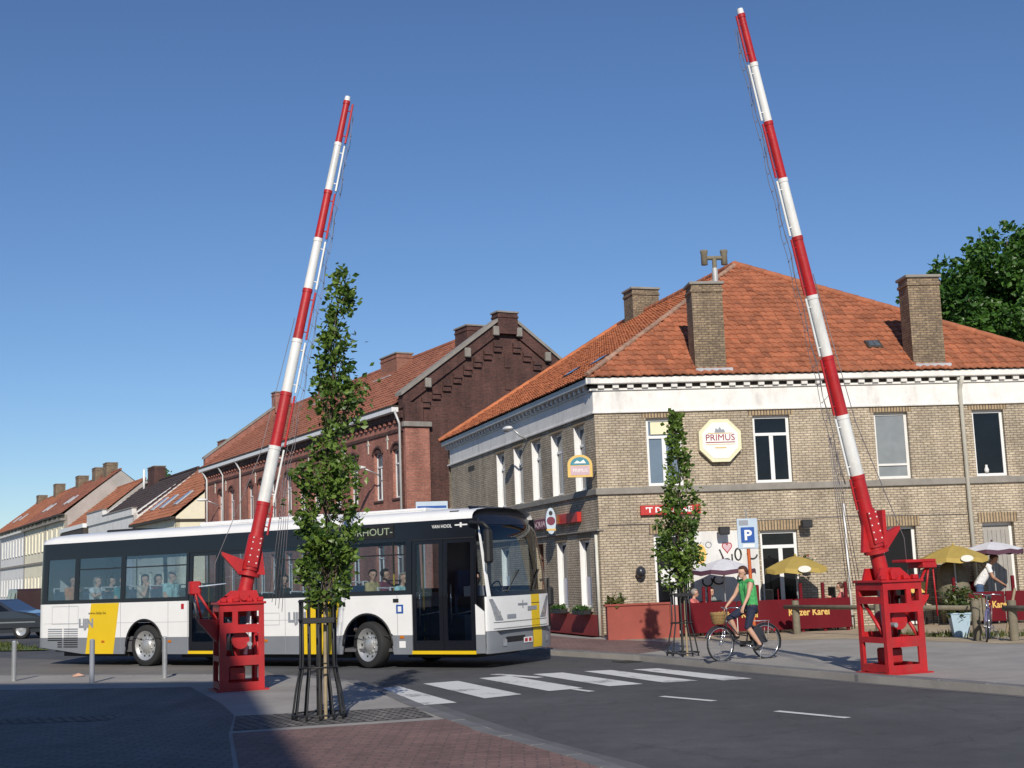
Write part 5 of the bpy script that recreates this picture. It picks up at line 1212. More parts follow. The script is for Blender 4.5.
# ================================================================== the two road barriers
BAR = R(22.0)
def barrier(label, loc, side):
    """side=+1: boom leans towards +x (left-hand barrier), -1: mirrored (right-hand barrier)"""
    b = thing('road_barrier', label, 'barrier', loc, BAR, 'road barriers with red and white booms')
    k = side; w_ = .325; d_ = .31; H = 1.24
    # front and back plates with their openings (mirrored for the other barrier)
    def X(h): return h if k > 0 else (-h[1], -h[0], h[2], h[3])
    fh = [X((-.27, -.14, .98, 1.14)), X((-.06, .25, .95, 1.14)), X((-.23, .24, .50, .83)), X((-.20, .24, .12, .36))]
    MB().plate(-w_, w_, 0, H, fh, -d_, -d_+.03).build('frame_plate', 'barrier_red', b)
    MB().plate(-w_, w_, 0, H, [(-.25, .25, .12, .46), (-.25, .25, .56, 1.05)], d_-.03, d_).build('frame_plate', 'barrier_red', b)
    for sx_ in (-1, 1):
        for sy in (-1, 1):
            MB().bbox(sx_*(w_-.0)-(.05 if sx_ > 0 else -.0), sx_*(w_-.0)+(.0 if sx_ > 0 else .05), sy*(d_-.03)-(.05 if sy > 0 else 0), sy*(d_-.03)+(.0 if sy > 0 else .05), .0, H, .006).build('frame_post', 'barrier_red', b)
        x0, x1 = sorted((sx_*(w_-.02), sx_*(w_+.004)))
        for z0, z1 in ((.03, .13), (.42, .50), (.95, 1.05), (1.14, H)): MB().box(x0, x1, -d_+.032, d_-.032, z0, z1).build('side_rail', 'barrier_red', b)
        MB().tube([(sx_*(w_-.05), -d_+.08, .48), (sx_*(w_-.05), d_-.08, 1.0)], .028, 6).build('diagonal_brace', 'barrier_red', b)
    MB().bbox(-w_-.03, w_+.03, -d_-.03, d_+.03, H-.001, H+.035, .008).build('top_plate', 'barrier_red', b)
    MB().box(-w_+.04, w_-.04, -d_+.04, d_-.04, .44, .47).build('shelf', 'barrier_red', b); MB().box(-w_-.06, w_+.06, -d_-.05, d_+.05, -.02, .015).build('base_plate', 'barrier_red', b)
    # winding gear visible through the frame
    MB().cyl((0, -.20, .72), (0, .20, .72), .13, n=16).build('winding_drum', 'barrier_red', b); MB().cyl((k*.12, -.27, .66), (k*.12, .0, .66), .035, n=10).build('drive_shaft', 'steel', b); MB().bbox(-.16, .08, -.12, .16, .13, .34, .02).build('gear_case', 'barrier_red', b); MB().tube([(-k*.1, -.1, 1.05), (-k*.12, -.05, .6), (0, 0, .25)], .02, 6).build('cable', 'guard_iron', b)
    MB().cyl((k*.1, 0, .5), (k*.16, 0, 1.2), .03, n=8).build('push_rod', 'canopy_white', b); MB().cyl((-k*.02, .1, .47), (-k*.02, .1, 1.2), .06, n=10).build('spring_tube', 'barrier_red', b)
    # pivot and boom: axis runs from the box top to the tip
    a0 = Vector((k*.075, 0, 1.30)); tip = Vector((k*1.83, 0, 9.36 if k > 0 else 9.49)); ax = (tip-a0).normalized(); sd = Vector((ax.z, 0, -ax.x))     # sd: to +x side
    L = (tip-a0).length
    for y in (-.17, .17):
        MB().prism([(-.30, H+.03), (.30, H+.03), (.16+k*.08, H+.20), (k*.08-.16, H+.20)], y-.02, y+.02).build('pivot_bracket', 'barrier_red', b)
    MB().cyl((k*.05, -.24, H+.13), (k*.05, .24, H+.13), .075, n=14).build('pivot_shaft', 'barrier_red', b)
    for q in (-.26, -.08, .12, .28): MB().bbox(q-.04, q+.05, -.27, -.18, H+.035, H+.10, .012).build('bearing_block', 'barrier_red', b)
    def A(u, o=0, y=0): p = a0+ax*u+sd*o; return Vector((p.x, y, p.z))
    MB().cyl(A(-.12), A(.55), .108, .102, 18).build('boom_foot', 'barrier_red', b)
    # flange with horn
    fl = MB(); fl.cyl(A(.36), A(.41), .17, n=18); fo = fl.build('flange', 'barrier_red', b)
    hn = MB(); p0, p1 = A(.40, -k*.10), A(.62, -k*.46)
    hn.prism([(A(.34, -k*.12).x, A(.34, -k*.12).z), (A(.58, -k*.12).x, A(.58, -k*.12).z), (p1.x, p1.z+.02), (p1.x, p1.z-.03)], -.05, .05); hn.build('horn', 'barrier_red', b)
    MB().prism([(A(.40, k*.08).x, A(.40, k*.08).z), (A(.85, k*.10).x, A(.85, k*.10).z), (A(.42, k*.24).x, A(.42, k*.24).z)], -.03, .03).build('gusset', 'barrier_red', b)
    # bolted sleeve
    sv = MB(); sv.cyl(A(.45), A(.98), .122, .118, 18); sv.build('sleeve', 'barrier_red', b)
    for y in (-.135,): 
        pl = MB(); c = A(.72); pl.add([A(.5, -.08, -.130), A(.5, .08, -.130), A(.95, .075, -.128), A(.95, -.075, -.128), A(.5, -.08, -.09), A(.5, .08, -.09), A(.95, .075, -.088), A(.95, -.075, -.088)], [(0, 1, 2, 3), (7, 6, 5, 4), (0, 4, 5, 1), (1, 5, 6, 2), (2, 6, 7, 3), (3, 7, 4, 0)]); po = pl.build('cover_plate', 'barrier_red', b)
        for u in (.56, .66, .76, .86, .93):
            for o in (-.055, .055): p = A(u, o, -.131); MB().ball((p.x, p.y, p.z), (.013, .01, .013), 6, 4).build('bolt', 'white_paint', po)
    if k < 0: MB().box(*sorted((A(.5, .13).x, A(.5, .19).x)), -.06, .06, 1.75, 2.25).build('side_plate', 'barrier_red', b)
    # boom sections, alternately red and white, each a little slimmer than the last
    us = [.98]; z_b = [z-.105 for z in ([2.85, 3.70, 4.54, 5.38, 6.19, 7.02, 7.82, 8.63, 9.35] if k > 0 else [2.84, 3.69, 4.53, 5.40, 6.25, 7.09, 7.92, 8.78, 9.50])]
    us += [(z-a0.z)/ax.z for z in z_b]
    for i in range(len(us)-1):
        r0 = .099-.0056*i; m = MB(); m.cyl(A(us[i]+.001), A(us[i+1]), r0, r0-.004, 18)
        o = m.build('boom_section', 'barrier_white' if i % 2 else 'barrier_red', b)
        MB().cyl(A(us[i+1]-.045), A(us[i+1]+.012), r0+.003, n=18).build('collar', 'barrier_white' if i % 2 else 'barrier_red', o)
        # slim signal rail carried beside the boom
        rl = MB(); q = k*(r0+.055); rl.cyl(A(us[i]+.03, q, -.02), A(us[i+1]-.02, k*(r0+.047), -.02), .017, n=7); rl.build('side_rail', 'barrier_white' if i % 2 else 'barrier_red', o)
        for u in (us[i]+.15, us[i+1]-.15): MB().cyl(A(u, 0), A(u, k*(r0+.055), -.02), .010, n=5).build('rail_stud', 'barrier_red' if i % 2 == 0 else 'barrier_white', o)
    MB().cyl(A(us[-1]+.001), A(us[-1]+.09), .05, .044, 14).build('end_cap', 'barrier_white', b)
    # hanging skirt wires folded along the boom
    wr = MB(); n = 26; rn = random.Random(11+k)
    lo, hi = 1.4, us[-1]-.2
    for ofs, y in ((.27, -.03), (.22, .03), (.31, .02)):
        pts = []
        for i in range(n+1):
            u = lo+(hi-lo)*i/n; f = i/n; sag = ofs*(1-.45*f)+.018*math.sin(i*1.9+ofs*20)
            pts.append(A(u, k*sag, y))
        wr.tube(pts, .0045, 4)
    wr.build('skirt_wire', 'wire', b)
    ln = MB()
    for i in range(0, n, 1):
        u = lo+(hi-lo)*i/n; f = i/n; p = A(u, k*.10, 0); q = A(u-.10, k*(.30*(1-.42*f)), 0); ln.cyl(p, q, .004, n=4); ln.ball((q.x, q.y, q.z), .012, 5, 4)
    tag(ln.build('skirt_link', 'wire', b), kind='stuff')
    for i in range(5): MB().tube([A(1.9+i*.06, k*(.22+.02*i), 0), A(1.2, k*(.30+.035*i), .02), Vector((k*(.46+.05*i), .02, 1.30-.05*i))], .005, 4).build('loose_wire', 'wire', b)
    MB().tube([A(4.4, -k*.11, 0), A(2.2, -k*.20, 0), Vector((-k*.34, 0, 1.85)), Vector((-k*.36, 0, H+.03))], .006, 4).build('stay_wire', 'wire', b)
    # outrigger with crank on the outer side
    x0 = -k*(w_+.002); x1 = -k*(w_+.28)
    g_ = MB(); g_.prism([(x0, .70), (x0, 1.03), (x1, 1.05), (x1+k*.03, .99)], -.12, .12); g_.build('outrigger', 'barrier_red', b)
    MB().tube([(x0+k*.0, -.1, .98), (-k*.60, -.10, 1.42)], .020, 6).build('strut', 'barrier_red', b); MB().tube([(x1+k*.05, -.1, 1.04), (-k*.66, -.10, 1.50)], .016, 6).build('strut', 'barrier_red', b); MB().tube([(x1+k*.02, .1, 1.04), (-k*.66, .10, 1.50)], .016, 6).build('strut', 'steel', b)
    if k < 0: MB().bbox(.22, .74, -.16, .16, 1.50, 1.545, .01).build('platform', 'barrier_red', b); MB().bbox(.50, .74, -.17, .17, 1.42, 1.50, .01).build('platform_skirt', 'barrier_red', b); MB().tube([(.70, -.12, 1.5), (.72, -.12, .75)], .012, 5).build('strut', 'barrier_red', b)
    else: MB().bbox(-.72, -.56, -.12, .12, 1.40, 1.60, .02).build('crank_box', 'barrier_red', b); MB().tube([(-.6, -.14, 1.52), (-.2, -.14, 1.55)], .010, 5).build('crank_handle', 'pale_blue', b)
    return b
barrier('red road barrier left of the picture, in front of the bus, its boom leaning right', (-4.20, 19.85, .105), 1)
barrier('red road barrier at the right, in front of the pub terrace, its boom leaning left', (5.17, 18.68, .105), -1)

# ================================================================== young trees in iron guards
def crown_pts(prof, n, seed, gap=None):
    rn = random.Random(seed); out = []
    zs = [p[0] for p in prof]
    cl = []
    z0, z1 = min(zs), max(zs)
    def at(z):
        for (za, xa, ra), (zb_, xb, rb) in zip(prof[:-1], prof[1:]):
            if za <= z <= zb_: f = (z-za)/(zb_-za); return xa+(xb-xa)*f, ra+(rb-ra)*f
        return prof[-1][1], prof[-1][2]
    nc = max(30, n//26)
    tries = 0
    while len(cl) < nc and tries < 20000:
        tries += 1
        z = rn.uniform(z0, z1); x, r_ = at(z)
        if rn.random() > (r_/max(p[2] for p in prof))**1.3+.10: continue
        a = rn.uniform(0, 2*PI); q = r_*math.sqrt(rn.uniform(.05, 1.15)); cl.append((Vector((x+q*math.cos(a), q*math.sin(a), z)), rn.uniform(.03, .08)*(1 if r_ > .2 else .75), rn.random()))
    for i in range(n):
        c, s_, t = cl[rn.randrange(len(cl))]; p = c+Vector((rn.gauss(0, s_), rn.gauss(0, s_), rn.gauss(0, s_*1.25)))
        o = Vector((p.x-at(p.z)[0], p.y, .15)); o = o.normalized() if o.length > .01 else Vector((0, 0, 1)); out.append((p, o, t*.75+.12))
    return out, cl, at
def young_tree(label, loc, prof, n, seed, size, trunk_r=.026, top=None):
    t = thing('young_tree', label, 'tree', loc, 0, 'young street trees in iron guards')
    pts, cl, at = crown_pts(prof, n, seed); rn = random.Random(seed+1)
    z1 = prof[-1][0]; tp = [(0, 0, -.1), (0, 0, .6), (.005, .01, 1.2)]+[(at(z)[0]*.9, rn.uniform(-.02, .02), z) for z in np.arange(1.6, z1-.15, .4)]
    m = MB(); m.tube(tp, [trunk_r*(1-.8*i/(len(tp)-1)) for i in range(len(tp))], 7); m.build('trunk', 'bark', t)
    br = MB()
    for c, s_, _ in cl[::2]:
        zb_ = max(1.15, c.z-rn.uniform(.25, .6)); x = at(zb_)[0]*.9 if zb_ > 1.3 else 0; br.tube([(x, 0, zb_), ((x+c.x)/2, c.y*.45, (zb_+c.z)/2-.02), c], [.009, .006, .003], 4)
    br.build('branches', 'bark', t)
    lv = MB(); leaves(lv, pts, size, seed); lv.build('crown', 'leaf_young', t)
    return t
T1 = (-2.30, 15.26, .10)
def pr(rows, x0, q=.80): return [((z-.10)*.985, (a+b)/2-x0, (b-a)/2*q) for z, a, b in rows]
P1 = pr([(1.40, -2.42, -2.05), (1.60, -2.50, -1.95), (1.78, -2.53, -1.88), (2.12, -2.54, -1.78), (2.47, -2.64, -1.77), (2.82, -2.60, -1.78), (3.15, -2.50, -1.85), (3.36, -2.34, -1.98), (3.50, -2.26, -1.84), (3.75, -2.42, -1.74), (4.03, -2.38, -1.70), (4.20, -2.28, -1.90), (4.58, -2.22, -1.88), (4.93, -2.14, -1.86), (5.24, -2.05, -1.85), (5.36, -1.98, -1.93)], T1[0])
young_tree('tall young columnar tree in the iron guard in front of the bus', T1, P1, 5000, 21, .076)
T2 = (2.86, 23.78, .10)
P2 = pr([(1.22, 2.72, 3.0), (1.42, 2.61, 3.15), (1.78, 2.45, 3.29), (2.24, 2.42, 3.34), (2.77, 2.59, 3.31), (3.22, 2.71, 3.25), (3.68, 2.76, 3.16), (4.13, 2.81, 3.06), (4.53, 2.86, 3.03), (4.62, 2.91, 2.98)], T2[0])
young_tree('shorter young tree in the iron guard in front of the pub', T2, P2, 3800, 33, .080, .024)
def guard(label, loc, rb, rt, zn, zt, n=10):
    g = thing('tree_guard', label, 'tree guard', loc, .2, 'iron tree guards')
    def ring(r_, z, th=.012, h=None): return [(r_*math.cos(2*PI*i/24), r_*math.sin(2*PI*i/24), z) for i in range(24)]
    for i in range(n):
        a = 2*PI*i/n; c, s_ = math.cos(a), math.sin(a)
        pts = [(rb*c, rb*s_, 0), (rb*.97*c, rb*.97*s_, .07), ((rb*.55+rt*.45)*c, (rb*.55+rt*.45)*s_, zn*.55), (rt*1.04*c, rt*1.04*s_, zn*.95), (rt*c, rt*s_, zn*1.15), (rt*c, rt*s_, zt)]
        MB().tube(pts, .0125, 6).build('bar', 'guard_iron', g)
    for r_, z in ((rb*.97, .06), (rt*1.03, zn), (rt, zt*.83), (rt, zt*.985)): MB().tube(ring(r_+.012, z), .011, 6, True).build('ring', 'guard_iron', g)
    MB().bbox(-rt*.9, rt*.9, -rt-.03, -rt-.005, zt*.80, zt*.85, .006).build('tie_bar', 'guard_iron', g)
    return g
guard('black iron tree guard flared at the foot, in front of the bus', (T1[0]-.02, T1[1], .10), .30, .20, .58, 1.34, 12)
guard('black iron tree guard flared at the foot, in front of the pub', (T2[0], T2[1], .10), .29, .17, .58, 1.30, 10)
for lab, (x, y) in (('pale wooden stake tied to the tall young tree', (T1[0]+.06, T1[1]-.03)), ('pale wooden stake tied to the young tree in front of the pub', (T2[0]+.07, T2[1]-.05))):
    s = thing('tree_stake', lab, 'stake', (x, y, .10)); MB().cyl((0, 0, -.1), (0.01, 0, 1.35), .022, .020, 8).build('stake', 'stake', s); MB().tube([(.03*math.cos(a), .03*math.sin(a), .62) for a in [2*PI*i/10 for i in range(10)]], .006, 4, True).build('tie', 'rubber', s)

# ================================================================== big tree behind the pub and a small one beyond the houses
def big_tree(label, loc, H, crad, base, n, size, seed, mat='leaf_big'):
    t = thing('tree', label, 'tree', loc); rn = random.Random(seed)
    m = MB(); m.tube([(0, 0, -.2), (.1, 0, base*.5), (0, .1, base), (.1, 0, H*.75)], [.45, .36, .3, .08], 9); m.build('trunk', 'bark', t)
    c = Vector((0, 0, base+(H-base)*.5)); rz_ = (H-base)*.5; cl = []
    while len(cl) < 300:
        d = Vector((rn.gauss(0, 1), rn.gauss(0, 1), rn.gauss(0, 1))).normalized(); q = rn.uniform(.25, 1)**.6
        cl.append((c+Vector((d.x*crad*q, d.y*crad*q, d.z*rz_*q)), rn.uniform(.05, .105)*crad*1.5, rn.random(), d))
    br = MB()
    for p, s_, tt, d in cl[::5]: br.tube([(0, 0, base*.9+rn.uniform(0, 2)), tuple(p*.5+Vector((0, 0, base*.45))), tuple(p)], [.12, .07, .02], 4)
    br.build('limbs', 'bark', t); pts = []
    for i in range(n):
        p, s_, tt, d = cl[rn.randrange(len(cl))]; o = Vector((rn.gauss(0, 1), rn.gauss(0, 1), rn.gauss(0, 1))).normalized(); pts.append((p+o*s_*rn.uniform(.55, 1.05), (o+d).normalized(), tt*.6+.2))
    lv = MB(); leaves(lv, pts, size, seed); lv.build('crown', mat, t); return t
big_tree('large leafy tree rising behind the right end of the pub roof', (23.2, 60.0, .1), 16.4, 5.0, 6.4, 56000, .27, 5)
big_tree('small tree top showing above the dark brown roof', (-31.67, 118.0, .1), 11.9, 1.3, 8.5, 900, .35, 9)

# ================================================================== terrace in front of the pub
nO = Vector((eF.y, -eF.x, 0))
def ter(t, out, z=.10): v = PC+eF*t+nO*out; return (v.x, v.y, z)
s = thing('low_wall', 'low terracotta red wall at the corner of the terrace', 'wall', ter(-.16, 1.5), AF)
MB().plate(0, 1.42, -.05, .74, [], -.12, .12).build('wall', 'wall_red', s); MB().bbox(-.05, 1.47, -.15, .15, .741, .79, .012).build('coping', 'wall_red', s); MB().bbox(1.42, 1.62, -.16, 1.3, -.05, .72, .01).build('end_wall', 'wall_red', s)
lv = MB(); rn = random.Random(4); leaves(lv, [(Vector((rn.uniform(.05, .4), rn.gauss(.0, .05), .84+rn.gauss(0, .05))), Vector((0, 0, .6)), .6) for _ in range(170)], .09, 7); lv.build('plant', 'leaf_shrub', s)['kind'] = 'stuff'
def fence(label, t0, t1, words, posts, out=1.5):
    L = t1-t0; f = thing('terrace_fence', label, 'fence', ter(t0, out), AF)
    n = max(1, round(L/1.25)); w_ = L/n
    for i in range(n):
        MB().bbox(i*w_+.012, (i+1)*w_-.012, -.02, .02, .07, .75, .008).build('panel', 'dark_red', f)
    for x in posts: MB().bbox(x-t0-.035, x-t0+.035, .022, .09, -.1, 1.10, .008).build('post', 'dark_red', f)
    for x, wd, sx_ in words: text('lettering', wd, .215, 'gold', f, (x-t0, -.024, .38), FR, .003, sx_, 'LEFT', .006)
    return f
fence('long dark red terrace fence with gold lettering Keizer Karel', 1.50, 5.50, [(2.40, 'Keizer Karel', .83), (4.02, 'Keizer Karel', .88)], [.5+1.6, 2.23, 3.35, 4.36, 4.88, 5.42])
fence('short dark red terrace fence at the right end with cut-off gold lettering', 7.95, 10.4, [(8.32, 'Keizer Karel', .83)], [8.0, 9.42, 10.3])
s = thing('terrace_gate', 'grey slatted wooden gate leaf between the fence and the rail', 'gate', ter(8.0, 1.68), AF)
for k in range(7): MB().bbox(k*.09, k*.09+.07, -.015, .015, .1, .62, .005).build('slat', 'post_wood', s)
MB().box(0, .61, .016, .035, .18, .24).build('ledger', 'post_wood', s)
def parasol(label, t, out, r_, zrim, ztop, m1, m2, logo=False, n=8):
    p = thing('parasol', label, 'parasol', ter(t, out), AF, 'terrace parasols')
    zr, zt = zrim-.1, ztop-.1; MB().cyl((0, 0, 0), (0, 0, zt-.01), .02, n=8).build('pole', 'steel', p); MB().lathe([(0, 0), (.22, 0), (.22, .05), (.04, .09), (.04, .2), (0, .2)], 14).build('base', 'concrete', p)
    for k in range(n):
        a, b_ = 2*PI*(k+.2)/n, 2*PI*(k+1.2)/n; m = MB(); vs = []; rows = 5
        for i in range(rows+1):
            f = i/rows; z = zt-(zt-zr)*(f**1.35)
            for q in (0, .5, 1):
                aa = a+(b_-a)*q; sag = -.03*f*(1 if q == .5 else 0); rr = r_*f*(1 if q != .5 else .965); vs.append((rr*math.cos(aa), rr*math.sin(aa), z+sag))
        fs = [(i*3+j, i*3+j+1, i*3+j+4, i*3+j+3) for i in range(rows) for j in range(2)]
        m.smooth = True; m.add(vs, [f[::-1] for f in fs]); m.build('canopy_panel', m1, p)
        v = MB(); e = [Vector((r_*math.cos(a), r_*math.sin(a), zr)), Vector((r_*.965*math.cos((a+b_)/2), r_*.965*math.sin((a+b_)/2), zr-.03)), Vector((r_*math.cos(b_), r_*math.sin(b_), zr))]
        dn = Vector((0, 0, -.10)); v.add([e[0], e[1], e[2], e[2]+dn, e[1]+dn*1.1, e[0]+dn], [(0, 5, 4, 1), (1, 4, 3, 2)]); v.build('valance', m2, p)
        MB().tube([(0, 0, zt-.12), (r_*.96*math.cos(a), r_*.96*math.sin(a), zr+.0)], .007, 4).build('rib', 'steel', p)
    MB().ball((0, 0, zt+.02), .03, 8, 5).build('finial', m2, p)
    if logo: MB().prism(arc(-.03, 0, .15, .075, 0, 345, 23), -r_-.012, -r_-.006).build('printed_badge', 'canopy_print', p).location.z = zr-.03
    return p
parasol('yellow parasol nearest the white painted wall patch', 4.44, .95, .74, 1.55, 1.83, 'canopy_yellow', 'canopy_valance', True)
parasol('larger yellow parasol with white badge behind the right barrier', 8.25, 1.0, .78, 1.66, 1.95, 'canopy_yellow', 'canopy_valance', True)
parasol('grey-white parasol with plum edge behind the cyclist', 2.72, .95, .76, 1.58, 1.82, 'canopy_white', 'canopy_plum')
parasol('grey-white parasol with plum edge at the far right above the waiter', 9.30, .80, .70, 1.82, 2.00, 'canopy_white', 'canopy_plum')
def table(label, t, out):
    s = thing('terrace_table', label, 'table', ter(t, out), AF, 'terrace tables'); MB().bbox(-.32, .32, -.3, .3, .62, .65, .008).build('table_top', 'dark_wood', s); MB().cyl((0, 0, .02), (0, 0, .62), .03, n=8).build('leg', 'guard_iron', s); MB().lathe([(0, 0), (.22, 0), (.2, .03), (0, .04)], 12).build('foot', 'guard_iron', s)
for t, lab in ((2.75, 'dark terrace table under the left grey-white parasol'), (4.75, 'dark terrace table under the first yellow parasol'), (8.05, 'dark terrace table under the larger yellow parasol'), (9.55, 'dark terrace table in front of the waiter')): table(lab, t, .85)
def chair(label, t, out, rz, mt='dark_red'):
    s = thing('terrace_chair', label, 'chair', ter(t, out), AF+rz, 'terrace chairs')
    MB().bbox(-.2, .2, -.2, .2, .37, .41, .008).build('seat', mt, s); MB().bbox(-.2, .2, .18, .21, .62, .98, .01).build('backrest', mt, s)
    for x in (-.18, .18): MB().cyl((x, .195, 0), (x, .195, .98), .014, n=6).build('leg', 'guard_iron', s); MB().cyl((x, -.18, 0), (x, -.18, .37), .014, n=6).build('leg', 'guard_iron', s)
for t, o_, rz, mt, lab in ((4.15, 1.05, 1.3, 'dark_red', 'dark red chair left of the table under the first yellow parasol'), (5.12, .8, -1.5, 'guard_iron', 'black chair right of the table under the first yellow parasol'), (3.6, .9, -1.4, 'guard_iron', 'black chair between the cyclist and the second pub door'), (7.55, .9, 1.5, 'guard_iron', 'black chair behind the right barrier'), (8.55, .75, -1.4, 'dark_red', 'dark red chair beside the waiter')): chair(lab, t, o_, rz, mt)
# umbrella-shaped folded cover seen as a dark mass under the large yellow parasol
s = thing('covered_heater', 'dark covered patio heater under the larger yellow parasol', 'heater', ter(8.35, .62), AF)
MB().lathe([(0, 0), (.30, 0), (.34, .3), (.38, .8), (.36, 1.2), (.22, 1.42), (0, 1.46)], 14).build('cover', 'post_wood', s); MB().lathe([(.385, .45), (.392, .47), (.385, .49)], 14).build('strap', 'guard_iron', s)
s = thing('menu_board', 'small yellow and green menu board in the dark doorway', 'sign', ter(7.6, .35, .1), AF)
MB().bbox(-.2, .2, -.02, .02, .75, 1.0, .006).build('board', 'sign_yellow', s); MB().bbox(-.3, -.02, -.02, .02, 1.003, 1.15, .006).build('panel', 'grass', s); MB().box(-.16, -.13, .021, .04, 0, .9).box(.13, .16, .021, .04, 0, .9).build('stand', 'guard_iron', s)
# weathered rail fence between pavement and terrace
s = thing('rail_fence', 'low weathered wooden rail fence along the sandy strip', 'fence', (8.6, 25.25, .1), 0)
RP = [(6.10, 29.55), (7.35, 27.4), (8.60, 25.22), (9.04, 24.55)]
for x, y in RP: MB().cyl((x-8.6, y-25.25, -.1), (x-8.6, y-25.25, .74), .085, .08, 9).build('post', 'post_wood', s)
MB().tube([(RP[0][0]-8.6-.2, RP[0][1]-25.25+.2, .60), (RP[1][0]-8.6, RP[1][1]-25.25, .60), (-.05, .05, .60)], .05, 7).build('rail', 'post_wood', s); MB().tube([(.32, -.6, .60), (.85, -1.5, .60), (1.6, -2.8, .60)], .055, 7).build('rail', 'post_wood', s); MB().tube([(.30, -.7, .15), (.62, -.45, .95)], .025, 6).build('brace', 'stake', s)
# planter
s = thing('planter', 'pale blue tapered planter with shrub beside the rail fence', 'planter', (8.68, 26.45, .1), -.12)
def frustum(a, b, z0, z1): return MB().add([(-a, -a, z0), (a, -a, z0), (a, a, z0), (-a, a, z0), (-b, -b, z1), (b, -b, z1), (b, b, z1), (-b, b, z1)], [(3, 2, 1, 0), (4, 5, 6, 7), (0, 1, 5, 4), (1, 2, 6, 5), (2, 3, 7, 6), (3, 0, 4, 7)])
frustum(.13, .19, 0, .44).build('pot', 'pot_blue', s); MB().bbox(-.205, .205, -.205, .205, .441, .475, .01).build('rim', 'pot_blue', s); MB().box(-.17, .17, -.17, .17, .476, .48).build('soil', 'soil', s)
lv = MB(); leaves(lv, [(Vector((rn.gauss(0, .13), rn.gauss(0, .12), .66+rn.gauss(0, .14))), Vector((0, 0, .3)), rn.random()*.7) for _ in range(520)], .10, 3); lv.build('plant', 'leaf_shrub', s)['kind'] = 'stuff'; MB().tube([(0, 0, .47), (.02, 0, .8)], .012, 5).build('stem', 'bark', s)
# parking sign
s = thing('parking_sign', 'blue P parking sign on an orange pole behind the cyclist', 'sign', (4.52, 26.0, .1), -.08)
MB().cyl((.03, .03, -.1), (0, .03, 1.95), .035, n=9).build('pole', 'orange_post', s); MB().cyl((0.0, .03, 1.95), (-.01, .03, 2.66), .012, n=6).build('pole', 'steel', s)
MB().bbox(-.20, .20, -.02, .008, 1.87, 2.46, .01).build('backboard', 'pale_blue', s); MB().bbox(-.13, .13, -.032, -.021, 1.99, 2.29, .006).build('panel', 'sign_blue', s); text('lettering', 'P', .27, 'sign_letter', s, (-.075, -.0345, 2.045), FR, .002, 1.1, 'LEFT', .008)
MB().box(-.10, .12, -.026, -.021, 1.90, 1.96).build('sub_panel', 'sign_letter', s); MB().box(-.16, .02, -.025, -.0205, 2.33, 2.43).build('sub_panel', 'mark_grey', s)
# bollards
for x, y, mt, lab in ((-8.91, 23.48, 'steel', 'steel bollard at the left edge of the picture'), (-7.16, 22.30, 'mark_grey', 'bollard, its shade put into dark grey, in front of the bus rear stripe'), (-6.10, 22.87, 'steel', 'steel bollard between the rear wheel and the left barrier')):  # middle bollard has its shade put into a darker grey
    s = thing('bollard', lab, 'bollard', (x, y, .1), 0, 'bollards along the kerb'); MB().cyl((0, 0, -.1), (0, 0, .68 if mt == 'steel' else .70), .042, n=12).build('post', mt, s); MB().ball((0, 0, .68 if mt == 'steel' else .70), (.042, .042, .02), 12, 6).build('cap', mt, s)
s = thing('litter', 'small reddish piece of litter on the pavement near the bollards', 'litter', (-7.95, 24.0, .105), .4)
MB().add([(-.1, -.05, 0), (.1, -.06, .02), (.11, .06, 0), (-.09, .07, .03), (0, 0, .06)], [(0, 1, 4), (1, 2, 4), (2, 3, 4), (3, 0, 4), (3, 2, 1, 0)]).build('wrapper', 'skin', s)
# siren on the chimney roof
s = thing('siren', 'grey twin-horn siren on a mast above the pub roof', 'siren', tuple(PC+P3(3.72, 1.2, .38)), AF)
MB().cyl((0, 0, 7.2), (0, 0, 8.85), .075, n=10).build('mast', 'zinc', s); MB().cyl((0, 0, 8.3), (0, 0, 9.15), .06, n=10).build('neck', 'post_wood', s); MB().cyl((-.26, 0, 9.12), (.26, 0, 9.12), .055, n=10).build('cross_arm', 'post_wood', s)
for x in (-.26, .26): MB().lathe([(0, -.18), (.085, -.16), (.085, .12), (.10, .17), (.10, .22), (0, .22)], 12, 'Z', (x, 0, 9.10)).build('horn', 'post_wood', s)

